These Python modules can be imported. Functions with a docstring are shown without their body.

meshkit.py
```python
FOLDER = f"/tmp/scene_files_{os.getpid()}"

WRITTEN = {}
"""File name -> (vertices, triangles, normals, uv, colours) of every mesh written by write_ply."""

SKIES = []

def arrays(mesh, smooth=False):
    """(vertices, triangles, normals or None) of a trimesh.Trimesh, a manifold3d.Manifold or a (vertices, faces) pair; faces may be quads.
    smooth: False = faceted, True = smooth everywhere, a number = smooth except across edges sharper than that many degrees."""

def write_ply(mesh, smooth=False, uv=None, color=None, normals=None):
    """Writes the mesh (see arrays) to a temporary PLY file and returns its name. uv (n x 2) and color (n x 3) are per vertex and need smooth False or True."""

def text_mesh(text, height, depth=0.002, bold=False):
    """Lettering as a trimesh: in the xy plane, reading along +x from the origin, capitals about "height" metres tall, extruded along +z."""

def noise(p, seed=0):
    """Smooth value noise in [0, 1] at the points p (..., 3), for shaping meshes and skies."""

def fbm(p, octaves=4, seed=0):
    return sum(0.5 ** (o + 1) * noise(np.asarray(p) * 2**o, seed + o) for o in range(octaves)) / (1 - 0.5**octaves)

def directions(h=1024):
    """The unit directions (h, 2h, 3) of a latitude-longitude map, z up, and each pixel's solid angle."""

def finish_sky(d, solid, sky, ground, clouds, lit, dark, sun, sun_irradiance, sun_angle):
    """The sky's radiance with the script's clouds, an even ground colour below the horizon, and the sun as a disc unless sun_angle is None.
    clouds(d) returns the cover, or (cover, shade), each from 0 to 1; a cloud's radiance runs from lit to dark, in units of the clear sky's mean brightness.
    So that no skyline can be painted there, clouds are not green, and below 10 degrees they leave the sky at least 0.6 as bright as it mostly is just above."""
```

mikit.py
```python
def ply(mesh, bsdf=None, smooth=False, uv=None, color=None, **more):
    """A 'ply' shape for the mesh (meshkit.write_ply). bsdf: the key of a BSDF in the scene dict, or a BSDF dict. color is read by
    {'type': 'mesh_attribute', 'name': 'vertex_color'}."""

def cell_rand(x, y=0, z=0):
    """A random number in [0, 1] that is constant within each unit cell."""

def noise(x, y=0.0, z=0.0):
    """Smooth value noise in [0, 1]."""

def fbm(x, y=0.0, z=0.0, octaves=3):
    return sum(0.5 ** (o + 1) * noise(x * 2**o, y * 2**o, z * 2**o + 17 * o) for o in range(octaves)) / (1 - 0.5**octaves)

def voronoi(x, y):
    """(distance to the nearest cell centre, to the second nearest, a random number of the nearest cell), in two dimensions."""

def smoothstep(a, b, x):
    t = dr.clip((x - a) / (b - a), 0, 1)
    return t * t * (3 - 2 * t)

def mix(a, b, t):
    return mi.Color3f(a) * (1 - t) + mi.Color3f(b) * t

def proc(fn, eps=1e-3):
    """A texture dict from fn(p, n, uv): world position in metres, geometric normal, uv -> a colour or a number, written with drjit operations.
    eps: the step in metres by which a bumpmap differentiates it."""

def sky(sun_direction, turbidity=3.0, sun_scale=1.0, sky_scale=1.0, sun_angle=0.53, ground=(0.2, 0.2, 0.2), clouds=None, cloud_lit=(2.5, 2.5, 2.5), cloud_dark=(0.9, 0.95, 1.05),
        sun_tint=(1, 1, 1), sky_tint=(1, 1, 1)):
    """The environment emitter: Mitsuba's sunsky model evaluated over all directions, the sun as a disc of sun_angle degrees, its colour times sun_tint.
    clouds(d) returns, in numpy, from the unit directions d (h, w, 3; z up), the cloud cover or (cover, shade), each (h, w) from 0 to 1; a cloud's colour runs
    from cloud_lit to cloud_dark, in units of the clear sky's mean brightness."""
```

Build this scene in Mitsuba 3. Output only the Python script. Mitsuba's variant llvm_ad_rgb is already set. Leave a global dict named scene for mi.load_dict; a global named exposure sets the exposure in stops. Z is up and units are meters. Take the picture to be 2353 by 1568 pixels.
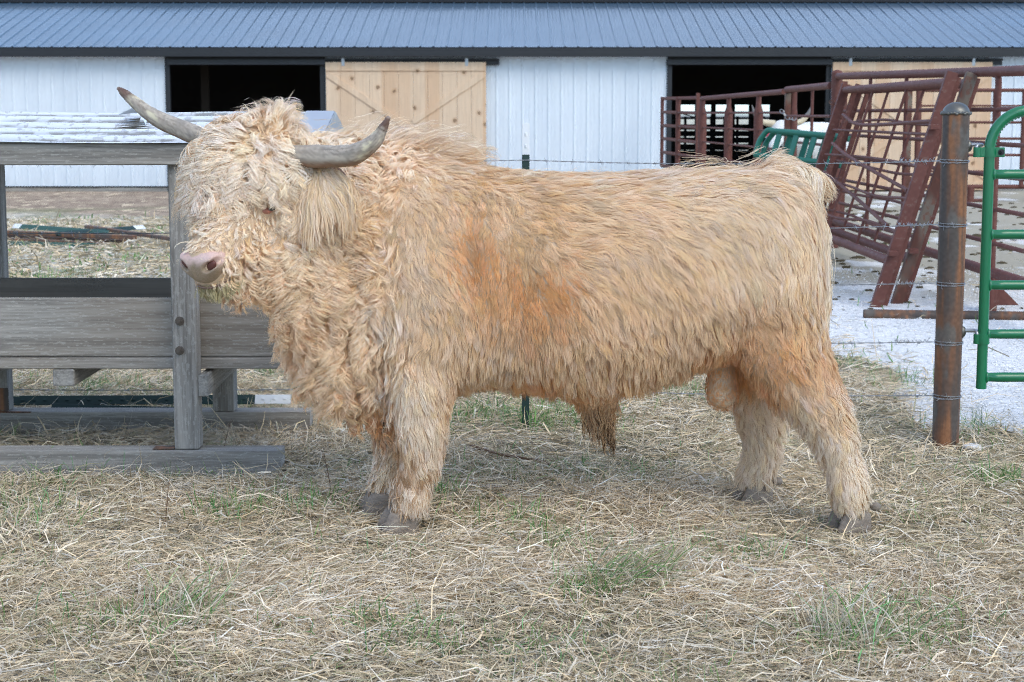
import math, numpy as np, trimesh, drjit as dr, mitsuba as mi, mikit, meshkit
from mikit import noise, fbm, voronoi, cell_rand, smoothstep, mix
from scipy.ndimage import map_coordinates
from scipy.spatial import cKDTree

# ------------------------------------------------------------------ camera, sky, exposure
EYE = np.array([0.0, 0.0, 1.45]); PITCH = math.radians(7.42); FOC = 4000.0   # focal length in pixels of a 2353 wide print
CP, SP = math.cos(PITCH), math.sin(PITCH)
T = mi.ScalarTransform4f
scene, labels = {}, {}
scene['camera'] = {'type': 'thinlens', 'fov': 2 * math.degrees(math.atan(1176.5 / FOC)), 'fov_axis': 'x', 'near_clip': 0.1, 'far_clip': 2000.0,
                   'aperture_radius': 0.0035, 'focus_distance': 6.15,
                   'to_world': T().look_at(origin=EYE.tolist(), target=(EYE + [0, CP, -SP]).tolist(), up=[0, 0, 1])}


def sky_clouds(d):
    az = d[..., :2] / np.maximum(d[..., 2:], 0.08)
    q = np.stack([az[..., 0] * 0.9 + 3.0, az[..., 1] * 0.9 + 7.0, d[..., 2] * 0 + 0.5], -1)
    f = meshkit.fbm(q, 5, seed=192)
    g = meshkit.fbm(q * 0.5 + 9.0, 4, seed=9)
    return np.clip((f - 0.36) * 3.4, 0, 1) * 0.55 + 0.02, np.clip((g - 0.3) * 1.8, 0, 1)


scene['sky'] = mikit.sky((0.40, -0.66, 0.64), turbidity=3.0, sun_scale=0.16, sun_angle=38, clouds=sky_clouds, cloud_lit=(1.75, 1.85, 2.05), cloud_dark=(1.0, 1.08, 1.22), sun_tint=(.88, .98, 1.16), sky_tint=(.95, 1.03, 1.08))
exposure = 3.05

# ------------------------------------------------------------------ helpers
rng = np.random.default_rng(7)


def ray(u, v):
    a, b = (u - 1176.5) / FOC, -(v - 784.0) / FOC
    return np.array([a, CP + b * SP, -SP + b * CP])


def P(u, v, Y):                                                     # the point of the plane y = Y that the print shows at (u, v)
    d = ray(u, v)
    return EYE + d * (Y / d[1])


def G(u, v, z=0.0):                                                 # the point of the level z
    d = ray(u, v)
    return EYE + d * ((z - EYE[2]) / d[2])


def lin(*c):                                                        # sRGB 0-255 to linear
    x = np.asarray(c, float) / 255.0
    return np.where(x < 0.04045, x / 12.92, ((x + 0.055) / 1.055) ** 2.4)


def L(*c):
    return [float(x) for x in lin(*c)]


counts = {}


def numbered(name):
    n = counts.get(name, -1) + 1
    counts[name] = n
    return name if n == 0 else f'{name}_{n:03d}'


def tag(key, label, category=None, group=None, kind=None):
    labels[key] = {k: v for k, v in dict(label=label, category=category, group=group, kind=kind).items() if v}


def add(name, mesh, bsdf, smooth=False, color=None):
    key = numbered(name)
    scene[key] = mikit.ply(mesh, bsdf, smooth=smooth, color=color)
    return key


def cat(meshes):
    return trimesh.util.concatenate(meshes)


BOX_F = None


def box(x0, x1, y0, y1, z0, z1, b=0.004):
    """A box with chamfered edges."""
    lo, hi = np.array([x0, y0, z0], float), np.array([x1, y1, z1], float)
    b = min(b, 0.45 * float((hi - lo).min()))
    pts = []
    for sx in (0, 1):
        for sy in (0, 1):
            for sz in (0, 1):
                c = np.where([sx, sy, sz], hi, lo)
                s = np.where([sx, sy, sz], -1.0, 1.0) * b
                for k in range(3):
                    m = np.ones(3); m[k] = 0
                    pts.append(c + s * m)
    m = trimesh.convex.convex_hull(np.array(pts))
    return m


def frame_of(d, up=(0, 0, 1)):
    d = np.asarray(d, float) / np.linalg.norm(d)
    up = np.asarray(up, float)
    if abs(d @ up) > 0.97:
        up = np.array([0, 1.0, 0]) if abs(d[1]) < 0.9 else np.array([1.0, 0, 0])
    s = np.cross(d, up); s /= np.linalg.norm(s)
    return d, s, np.cross(s, d)


def beam(a, b, w, h, bev=0.003, up=(0, 0, 1)):
    """A squared bar from a to b, w wide (sideways) and h tall (towards up)."""
    a, b = np.asarray(a, float), np.asarray(b, float)
    n = np.linalg.norm(b - a)
    d, s, t = frame_of(b - a, up)
    m = box(0, n, -w / 2, w / 2, -h / 2, h / 2, bev)
    M = np.eye(4); M[:3, 0], M[:3, 1], M[:3, 2], M[:3, 3] = d, -s, t, a
    m.apply_transform(M)
    return m


def tube(path, r, sides=10, caps=True):
    p = np.asarray(path, float)
    r = np.broadcast_to(np.asarray(r, float), (len(p),))
    t = np.gradient(p, axis=0); t /= np.linalg.norm(t, axis=1, keepdims=True) + 1e-12
    ref = np.array([0, 0, 1.0]) if abs(t[0][2]) < 0.9 else np.array([0, 1.0, 0])
    a = np.cross(t[0], ref); a /= np.linalg.norm(a)
    V = []
    ang = np.arange(sides) * 2 * np.pi / sides
    for i in range(len(p)):
        a = a - t[i] * (a @ t[i]); a /= np.linalg.norm(a)
        b = np.cross(t[i], a)
        V.append(p[i] + r[i] * (np.cos(ang)[:, None] * a + np.sin(ang)[:, None] * b))
    V = np.vstack(V)
    i, j = np.meshgrid(np.arange(len(p) - 1), np.arange(sides), indexing='ij')
    q = np.stack([i * sides + j, i * sides + (j + 1) % sides, (i + 1) * sides + (j + 1) % sides, (i + 1) * sides + j], -1).reshape(-1, 4)
    F = np.vstack([q[:, [0, 1, 2]], q[:, [0, 2, 3]]])
    if caps:
        n = len(V)
        V = np.vstack([V, p[:1], p[-1:]])
        k = np.arange(sides)
        F = np.vstack([F, np.stack([(k + 1) % sides, k, k * 0 + n], 1), np.stack([n - sides + k, n - sides + (k + 1) % sides, k * 0 + n + 1], 1)])
    return trimesh.Trimesh(V, F, process=False)


def rod(a, b, r, sides=10):
    return tube([a, b], r, sides)


def smooth_path(pts, n=24):
    """Catmull-Rom through the points."""
    p = np.asarray(pts, float)
    q = np.vstack([2 * p[0] - p[1], p, 2 * p[-1] - p[-2]])
    out = []
    for i in range(len(p) - 1):
        k = max(2, n // (len(p) - 1))
        for t in np.linspace(0, 1, k, endpoint=False):
            a, b, c, d = q[i:i + 4]
            out.append(0.5 * (2 * b + (c - a) * t + (2 * a - 5 * b + 4 * c - d) * t * t + (3 * b - a - 3 * c + d) * t ** 3))
    return np.vstack([out, p[-1:]])


def lathe(profile, at, sides=24):
    m = trimesh.creation.revolve(np.asarray(profile, float), sections=sides)
    m.apply_translation(at)
    return m


# ------------------------------------------------------------------ materials
def mat(key, base, rough=0.6, two=False, bump=None, bump_eps=1e-3, bump_scale=1.0, **more):
    c = base if isinstance(base, dict) else {'type': 'rgb', 'value': [float(x) for x in base]}
    d = {'type': 'principled', 'base_color': c, 'roughness': rough, **more}
    if bump is not None:
        d = {'type': 'bumpmap', 'nested_texture': mikit.proc(bump, eps=bump_eps), 'scale': bump_scale, 'bsdf': d}
    scene[key] = {'type': 'twosided', 'bsdf': d} if two else d


def c3(*v):
    return mi.Color3f(*[float(x) for x in v])


def white_steel(p, n, uv):
    s = fbm(p.x * 3.1, p.z * 0.6, 2.0)
    return mix(c3(.63, .69, .755), c3(.71, .765, .82), s) * (1 - 0.10 * smoothstep(0.6, 0.05, p.z) * fbm(p.x * 9, p.z * 4, 1.0))


def roof_wave(p, n, uv):                                            # thin sheet steel is never quite flat
    return 0.012 * noise(p.x * 1.3, p.y * 0.9, 3.0) + 0.0022 * noise(p.x * 4.1, p.y * 1.7, 8.0)


def pine(p, n, uv):
    pl = cell_rand(dr.floor(p.x / 0.272), 3.0, 1.0)
    g = fbm(p.x * 26 + pl * 40, p.z * 1.6 + pl * 9, p.y * 20, 4)
    r = fbm(p.x * 90 + pl * 11, p.z * 3, 4.0, 2)
    col = mix(c3(.63, .45, .30), c3(.76, .59, .43), g)
    col = mix(col, c3(.60, .36, .20), 0.45 * smoothstep(.45, .85, pl))
    col = col * (0.9 + 0.16 * r)
    f, s, w = voronoi(p.x / 0.34 + 0.6 * noise(p.z * 3, 2.0), p.z / 0.36)
    knot = smoothstep(0.07 + .05 * w, 0.03 + .05 * w, f) * dr.select(w > 0.62, 1.0, 0.0)
    halo = smoothstep(0.24, 0.10, f) * dr.select(w > 0.62, 0.5, 0.0)
    return mix(mix(col, c3(.42, .22, .10), halo * 0.6), c3(.15, .07, .035), knot * 0.7)


def weathered(ax):
    def fn(p, n, uv):
        q = [p.x, p.y, p.z]
        along = q.pop(ax)
        a, b = q
        g = fbm(along * 1.5, a * 34, b * 34, 4)
        fine = fbm(along * 9, a * 170, b * 170, 2)
        big = fbm(along * 0.9 + 4, a * 3, b * 3, 3)
        col = mix(c3(.175, .165, .152), c3(.385, .365, .335), smoothstep(.25, .75, g * .6 + fine * .4))
        col = mix(col, c3(.29, .225, .165), 0.35 * smoothstep(.5, .75, big))
        lich = smoothstep(.58, .72, fbm(along * 55, a * 150, b * 150 + 7, 3))
        col = mix(col, c3(.50, .49, .455), 0.35 * lich)
        crack = smoothstep(.20, .13, fbm(along * 1.1 + 3, a * 22, b * 22, 2))
        return mix(col, c3(.05, .045, .04), 0.6 * crack)
    return fn


def wood_bump(ax):
    def fn(p, n, uv):
        q = [p.x, p.y, p.z]
        along = q.pop(ax)
        return 0.0022 * fbm(along * 2.5, q[0] * 70, q[1] * 70, 3)
    return fn


def feeder_tin(p, n, uv):                                           # galvanised sheet with streaks of dirt in its valleys
    valley = 0.5 - 0.5 * dr.cos(2 * math.pi * (p.y - 6.83) / 0.118)
    st = fbm(p.x * 1.6, p.y * 26, 1.0, 4)
    sp = fbm(p.x * 17, p.y * 70, 5.0, 3)
    dirt = smoothstep(.40, .60, 0.5 * valley + 0.5 * st) * (0.35 + 0.65 * smoothstep(.38, .60, sp))
    col = mix(c3(.60, .64, .70), c3(.70, .735, .78), fbm(p.x * 2, p.y * 9, 2.0))
    spots = smoothstep(.63, .72, fbm(p.x * 60, p.y * 60, 9.0, 2))
    return mix(mix(col, c3(.17, .165, .155), dirt * 0.85), c3(.22, .21, .20), spots * 0.5)


def rusty(p, n, uv):
    a = fbm(p.x * 7, p.y * 7, p.z * 4.5, 4)
    s = fbm(p.x * 38, p.y * 38, p.z * 2.2, 3)
    f = fbm(p.x * 90, p.y * 90, p.z * 70, 3)
    col = mix(c3(.085, .070, .062), c3(.185, .088, .048), smoothstep(.36, .66, 0.5 * a + 0.5 * s))
    col = mix(col, c3(.29, .13, .06), smoothstep(.56, .74, s) * 0.7)
    col = mix(col, c3(.12, .115, .105), smoothstep(.60, .75, fbm(p.x * 16 + 9, p.y * 16, p.z * 6, 3)) * 0.8)
    return col * (0.72 + 0.56 * f)


def red_oxide(p, n, uv):
    a = fbm(p.x * 5, p.y * 5, p.z * 5, 3)
    f = fbm(p.x * 40, p.y * 40, p.z * 40, 3)
    col = mix(c3(.105, .036, .028), c3(.165, .058, .043), a)
    col = mix(col, c3(.15, .105, .085), smoothstep(.60, .75, f) * 0.45)
    return col * (0.8 + 0.4 * f)


def worn_channel(p, n, uv):
    a = fbm(p.x * 6, p.y * 6, p.z * 3, 3)
    f = fbm(p.x * 40, p.y * 40, p.z * 18, 3)
    col = mix(c3(.11, .045, .032), c3(.17, .135, .105), smoothstep(.4, .62, a))
    return mix(col, c3(.17, .06, .04), smoothstep(.55, .7, f) * 0.7)


def horn_tex(p, n, uv):
    f = fbm(p.x * 60, p.y * 60, p.z * 60, 3)
    s = fbm(p.x * 12, p.y * 12, p.z * 12, 3)
    col = mix(c3(.17, .135, .108), c3(.36, .315, .265), smoothstep(.3, .7, f * .5 + s * .5))
    col = mix(col, c3(.50, .46, .36), smoothstep(.60, .70, s) * smoothstep(.4, .6, f) * 0.8)
    col = mix(col, c3(.13, .075, .05), smoothstep(.62, .74, fbm(p.x * 20, p.y * 20, p.z * 20 + 4, 3)) * .7)
    return col


def horn_tip(p, n, uv):
    f = fbm(p.x * 50, p.y * 50, p.z * 50, 3)
    return mix(c3(.085, .042, .032), c3(.21, .13, .10), f)


def hoof_tex(p, n, uv):
    f = fbm(p.x * 30, p.y * 30, p.z * 90, 3)
    return mix(c3(.13, .108, .092), c3(.36, .30, .245), f)


def nose_tex(p, n, uv):
    f = fbm(p.x * 40, p.y * 40, p.z * 40, 3)
    g = fbm(p.x * 230, p.y * 230, p.z * 230, 2)
    col = mix(c3(.64, .41, .35), c3(.78, .57, .50), f)
    mud = smoothstep(1.0, .955, p.z + 0.03 * f)
    col = mix(col, c3(.22, .17, .085), mud * (0.5 + 0.5 * g))
    return col * (0.82 + 0.3 * g)


def nose_bump(p, n, uv):
    return 0.0022 * fbm(p.x * 190, p.y * 190, p.z * 190, 2)


def skin_tex(p, n, uv):
    f = fbm(p.x * 9, p.y * 9, p.z * 9, 3)
    return mix(c3(.58, .42, .28), c3(.66, .50, .35), f)


def soil(p, n, uv):
    """Field under the litter: old hay, bare earth by the barn, green flushes."""
    big = fbm(p.x * 0.55 + 3, p.y * 0.55, 1.0, 4)
    mid = fbm(p.x * 3.2, p.y * 2.4, 2.0, 4)
    fin = fbm(p.x * 26, p.y * 17, 3.0, 3)
    hay = mix(c3(.125, .112, .085), c3(.32, .29, .23), smoothstep(.28, .72, mid * .45 + fin * .55))
    far = smoothstep(9.0, 13.0, p.y)
    farhay = mix(c3(.24, .225, .185), c3(.46, .44, .37), smoothstep(.30, .70, mid * .45 + fin * .55))
    green = smoothstep(.52, .66, fbm(p.x * 1.5 + 11, p.y * 1.0, 5.0, 4)) * smoothstep(.40, .62, fin)
    hay = mix(mix(hay, farhay, far), c3(.10, .15, .062), green * (0.25 + 0.45 * far))
    bare = smoothstep(24.2, 26.2, p.y + 2.2 * (big - 0.5)) * smoothstep(60.0, 40.0, p.y)
    chip = smoothstep(.66, .74, fbm(p.x * 5.5, p.y * 3.1, 7.0, 2))
    earth = mix(c3(.16, .122, .092), c3(.30, .235, .18), smoothstep(.32, .68, mid * .4 + fin * .6))
    earth = mix(earth, c3(.47, .385, .28), chip * 0.8)
    earth = mix(earth, c3(.11, .145, .065), smoothstep(.56, .68, fbm(p.x * 0.8, p.y * 1.2, 9.0, 3)) * 0.4 * smoothstep(28.5, 26.0, p.y))
    return mix(hay, earth, bare)


def gravel_tex(p, n, uv):
    f1, s1, w1 = voronoi(p.x * 38, p.y * 38)
    f = fbm(p.x * 60, p.y * 60, 3.0, 3)
    g = fbm(p.x * 1.1, p.y * 1.1, 6.0, 3)
    col = mix(c3(.50, .50, .50), c3(.72, .72, .725), smoothstep(.2, .8, f * .5 + w1 * .5))
    col = col * (0.86 + 0.14 * smoothstep(0.0, 0.25, s1 - f1))
    stain = smoothstep(12.2, 16.5, p.y + 2.4 * (g - .5))
    dung = smoothstep(.37, .52, fbm(p.x * 2.6 + 4, p.y * 1.3, 2.0, 4) + .10 * smoothstep(15.0, 20.0, p.y)) * stain
    col = mix(col, c3(.21, .175, .11), 0.85 * dung)
    return mix(col, c3(.42, .40, .34), 0.30 * stain)


def gravel_bump(p, n, uv):
    f1, s1, w1 = voronoi(p.x * 38, p.y * 38)
    return 0.006 * w1 * smoothstep(0.5, 0.1, f1) + 0.02 * fbm(p.x * 7, p.y * 7, 1.0, 3) + 0.03 * fbm(p.x * 2.3, p.y * 2.3, 5.0, 2)


mat('white_steel', mikit.proc(white_steel), 0.5, two=True, specular=0.4)
mat('roof_steel', (.046, .082, .122), 0.16, two=True, bump=roof_wave, bump_eps=0.02, specular=0.9, clearcoat=1.0, clearcoat_gloss=0.95)
mat('black_trim', (.012, .013, .016), 0.45)
mat('zinc', (.42, .43, .45), 0.42, metallic=0.85)
mat('galvanised', (.55, .57, .60), 0.42, metallic=0.7)
mat('pine', mikit.proc(pine), 0.62, specular=0.3)
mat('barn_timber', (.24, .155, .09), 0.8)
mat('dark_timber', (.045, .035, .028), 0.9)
for k_, ax_ in (('x', 0), ('y', 1), ('z', 2)):
    mat('grey_wood_' + k_, mikit.proc(weathered(ax_)), 0.85, bump=wood_bump(ax_), bump_eps=8e-4, specular=0.2)
mat('old_bolt', (.13, .105, .085), 0.6, metallic=0.3)
mat('shade_toned_wood', mikit.proc(lambda p, n, uv: mix(c3(.07, .064, .056), c3(.17, .155, .135), fbm(p.x * 2.5, p.y * 30, p.z * 40, 4))), 0.8)  # darker grey wood: the roof's shade inside the trough, put into the colour
mat('feeder_tin', mikit.proc(feeder_tin), 0.5, two=True, specular=0.5)
mat('rusty_pipe', mikit.proc(rusty), 0.62, specular=0.35)
mat('red_oxide', mikit.proc(red_oxide), 0.6, specular=0.35)
mat('worn_channel', mikit.proc(worn_channel), 0.7, specular=0.3)
mat('green_paint', (.006, .152, .062), 0.22, specular=0.5, clearcoat=0.7, clearcoat_gloss=0.92)
mat('old_green', (.016, .155, .105), 0.4, specular=0.5)
mat('post_green', (.012, .037, .034), 0.5)
mat('post_white', (.74, .76, .78), 0.5)
mat('blue_ink', (.03, .04, .12), 0.6)
mat('domed_steel', (.17, .165, .15), 0.4, metallic=0.8)
mat('horn', mikit.proc(horn_tex), 0.55, specular=0.4)
mat('horn_tip', mikit.proc(horn_tip), 0.35, specular=0.5)
mat('hoof', mikit.proc(hoof_tex), 0.6, specular=0.3)
mat('nose', mikit.proc(nose_tex), 0.42, bump=nose_bump, bump_eps=6e-4, specular=0.5)
mat('nostril', (.13, .045, .036), 0.5)
mat('lip', (.20, .12, .09), 0.6)
mat('eye_rim', (.46, .20, .15), 0.6)
mat('eyeball', (.012, .010, .010), 0.08, specular=0.8, clearcoat=1.0)
mat('skin', mikit.proc(skin_tex), 0.8, specular=0.1)
scene['fur'] = {'type': 'principledthin', 'base_color': {'type': 'mesh_attribute', 'name': 'vertex_color'}, 'roughness': 0.55, 'diff_trans': 0.5, 'eta': 1.45}
mat('fur_lock', {'type': 'mesh_attribute', 'name': 'vertex_color'}, 0.5, two=True, specular=0.3)
mat('dull_green', (.028, .085, .068), 0.55)
mat('cow_fur', (.72, .71, .68), 0.85, specular=0.1)
mat('cow_black', (.02, .018, .017), 0.8)
mat('pink_tag', (.75, .07, .14), 0.4)
mat('pale_horn', (.62, .52, .36), 0.4)
mat('grey_horn', (.17, .16, .15), 0.4)
mat('soil', mikit.proc(soil), 0.95, specular=0.1)
mat('gravel', mikit.proc(gravel_tex), 0.95, specular=0.1, bump=gravel_bump, bump_eps=4e-3)
mat('stone', (.66, .66, .66), 0.9, specular=0.1)
mat('dung', (.085, .068, .042), 0.95, specular=0.1)
mat('litter', {'type': 'mesh_attribute', 'name': 'vertex_color'}, 0.75, two=True, specular=0.2)
mat('bark', (.135, .075, .045), 0.85)
# ------------------------------------------------------------------ ground
gm = trimesh.Trimesh([[-400, -60, 0], [400, -60, 0], [400, 900, 0], [-400, 900, 0]], [[0, 1, 2], [0, 2, 3]], process=False)
tag(add('ground', gm, 'soil'), 'dry winter pasture of old hay and bare earth reaching back to the barn', kind='structure')

gravel_edge = [G(1700, 690), G(1800, 770), G(1930, 822), G(2000, 838), G(2056, 862), G(2062, 905), G(2070, 950), G(2130, 986), G(2200, 992), G(2290, 985), G(2370, 1004), G(2500, 1012)]
gravel_edge = np.array([p[:2] for p in gravel_edge])
gravel_poly = np.vstack([gravel_edge, [[8.5, 7.6], [30, 10], [30, 34], [1.0, 34], [1.2, 24], [1.35, 16]]])
from shapely.geometry import Polygon, Point
import shapely
gp = Polygon(gravel_poly).buffer(0)
e = np.array(gp.segmentize(0.06).exterior.coords)[:-1]
w = np.stack([meshkit.noise(np.c_[e * 5.0, e[:, :1] * 0 + k]) - 0.5 for k in (1.5, 7.5)], 1) * 0.16 + np.stack([meshkit.noise(np.c_[e * 17.0, e[:, :1] * 0 + k]) - 0.5 for k in (3.5, 9.5)], 1) * 0.07
gp = Polygon(e + np.where(e[:, 1:] > 33.5, 0, w)).buffer(0)
gp = max(gp.geoms, key=lambda g: g.area) if hasattr(gp, 'geoms') else gp
v2, f2 = trimesh.creation.triangulate_polygon(gp, engine='earcut')
tag(add('gravel_yard', trimesh.Trimesh(np.c_[v2, np.full(len(v2), 0.004)], f2, process=False), 'gravel'), 'pale crushed limestone yard trodden with dung in front of the barn', kind='structure')
gp_prep = shapely.prepare(gp)


# ------------------------------------------------------------------ the barn
WALL = 33.1
RIB = 0.244


def rib_profile(n=4):
    """One sheet of ribbed steel, n ribs wide: (across, height) of its section."""
    pts = []
    for k in range(n):
        o = k * RIB
        pts += [(o, 0), (o + .034, 0), (o + .046, .020), (o + .066, .020), (o + .078, 0), (o + .120, 0), (o + .126, .004), (o + .134, .004), (o + .140, 0), (o + .186, 0), (o + .192, .004), (o + .200, .004), (o + .206, 0)]
    return np.array(pts + [(n * RIB, 0)])


def sheet(origin, across, along, out, length, n=4, w=None):
    q = rib_profile(n)
    if w is not None:
        q = q[q[:, 0] < w - 1e-4]
        q = np.vstack([q, [[w, 0]]])
    across, along, out = (np.asarray(x, float) for x in (across, along, out))
    a = np.asarray(origin, float) + q[:, :1] * across + q[:, 1:] * out
    V = np.vstack([a, a + along * length])
    n_ = len(q)
    i = np.arange(n_ - 1)
    F = np.vstack([np.stack([i, i + 1, i + 1 + n_], 1), np.stack([i, i + 1 + n_, i + n_], 1)])
    return trimesh.Trimesh(V, F, process=False)


def bx(u):
    return P(u, 300, WALL)[0]


xa, xb, xc, xd = bx(384), bx(748), bx(1532), bx(1905)
EAVE_Y, EAVE_Z, RIDGE_Y = 32.70, 2.685, 37.15
slope = np.array([0, 1.0, 0.25]) / math.hypot(1, .25)
up_n = np.array([0, -0.25, 1.0]) / math.hypot(1, .25)
WTOP = EAVE_Z + 0.25 * (WALL - EAVE_Y) - 0.03
tag('barn', 'long white ribbed steel barn with dark metal roof and black trim', 'barn')
SHEET = 4 * RIB
rl = (RIDGE_Y - EAVE_Y) * math.hypot(1, .25)
for k in range(-15, 17):
    add('barn__roof_panel', sheet([k * SHEET - .05, EAVE_Y, EAVE_Z], [1, 0, 0], slope, up_n, rl), 'roof_steel')
back_dir = np.array([0, 1.0, -0.25]) / math.hypot(1, .25)
add('barn__back_roof', trimesh.Trimesh([[-14.7, RIDGE_Y, EAVE_Z + .25 * (RIDGE_Y - EAVE_Y)], [16.5, RIDGE_Y, EAVE_Z + .25 * (RIDGE_Y - EAVE_Y)], [16.5, 42.2, EAVE_Z - .14], [-14.7, 42.2, EAVE_Z - .14]], [[0, 1, 2], [0, 2, 3]], process=False), 'roof_steel')
rz = EAVE_Z + .25 * (RIDGE_Y - EAVE_Y)
add('barn__ridge_cap', cat([beam([-14.7, RIDGE_Y - .09, rz + .012], [16.5, RIDGE_Y - .09, rz + .012], .24, .035, up=up_n), box(-14.7, 16.5, RIDGE_Y - .06, RIDGE_Y + .12, rz + .01, rz + .16)]), 'black_trim')
add('barn__fascia', box(-14.7, 16.5, EAVE_Y + .012, EAVE_Y + .05, EAVE_Z - .175, EAVE_Z - .006, .006), 'black_trim')
add('barn__soffit', box(-14.7, 16.5, EAVE_Y + .051, WALL - .004, EAVE_Z - .13, EAVE_Z - .11, .004), 'white_steel')


def wall_run(x0, x1, z0=0.1):
    x = x0
    while x < x1 - .02:
        w_ = min(SHEET, x1 - x)
        add('barn__wall_panel', sheet([x, WALL, z0], [1, 0, 0], [0, 0, 1], [0, -1, 0], WTOP - z0, w=w_), 'white_steel')
        x += SHEET
    add('barn__base_flashing', box(x0, x1, WALL - .03, WALL + .02, z0 - .022, z0 - .002, .003), 'black_trim')
    add('barn__skirt_board', box(x0, x1, WALL - .012, WALL + .03, -.05, z0 - .024, .003), 'grey_wood_x')


wall_run(-13.6, xa)
wall_run(xb, xc)
wall_run(xd, 15.4)
for x0, x1 in ((xa, xb), (xc, xd)):                                  # black jambs and heads of the two openings
    add('barn__door_frame', cat([box(x0 - .005, x0 + .085, WALL - .05, WALL + .06, .0, WTOP - .03), box(x1 - .085, x1 + .005, WALL - .05, WALL + .06, .0, WTOP - .03), box(x0 + .086, x1 - .086, WALL - .045, WALL + .06, P(600, 144, WALL)[2], WTOP - .03)]), 'black_trim')
DY = WALL - .17


def door(u0, u1, name):
    x0, x1 = P(u0, 300, DY)[0], P(u1, 300, DY)[0]
    z1, z0 = P(900, 143, DY)[2], 0.035
    n = 11
    w_ = (x1 - x0) / n
    for k in range(n):
        add(name + '__plank', box(x0 + k * w_ + .0015, x0 + (k + 1) * w_ - .0015, DY, DY + .035, z0, z1 - .002, .004), 'pine')
    br = .115
    y = DY - .014
    add(name + '__rail', box(x0, x1, DY - .028, DY - .001, z1 - .165, z1, .004), 'pine')
    add(name + '__rail', box(x0, x1, DY - .028, DY - .001, z0, z0 + .165, .004), 'pine')
    zt, zb = z1 - .172, z0 + .172
    add(name + '__brace', beam([x0 + .03, y, zt - .05], [x1 - .03, y, zb + .05], br, .027, up=(0, 1, 0)), 'pine')
    m = ((x0 + x1) / 2, y, (zt + zb) / 2)
    for a, c in (((x1 - .03, y, zt - .05), 1), ((x0 + .03, y, zb + .05), 1)):
        d = (np.array(a) - m) / np.linalg.norm(np.array(a) - m)
        add(name + '__brace', beam(np.array(m) + d * .145, a, br, .027, up=(0, 1, 0)), 'pine')
    return x0, x1, z1


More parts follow.
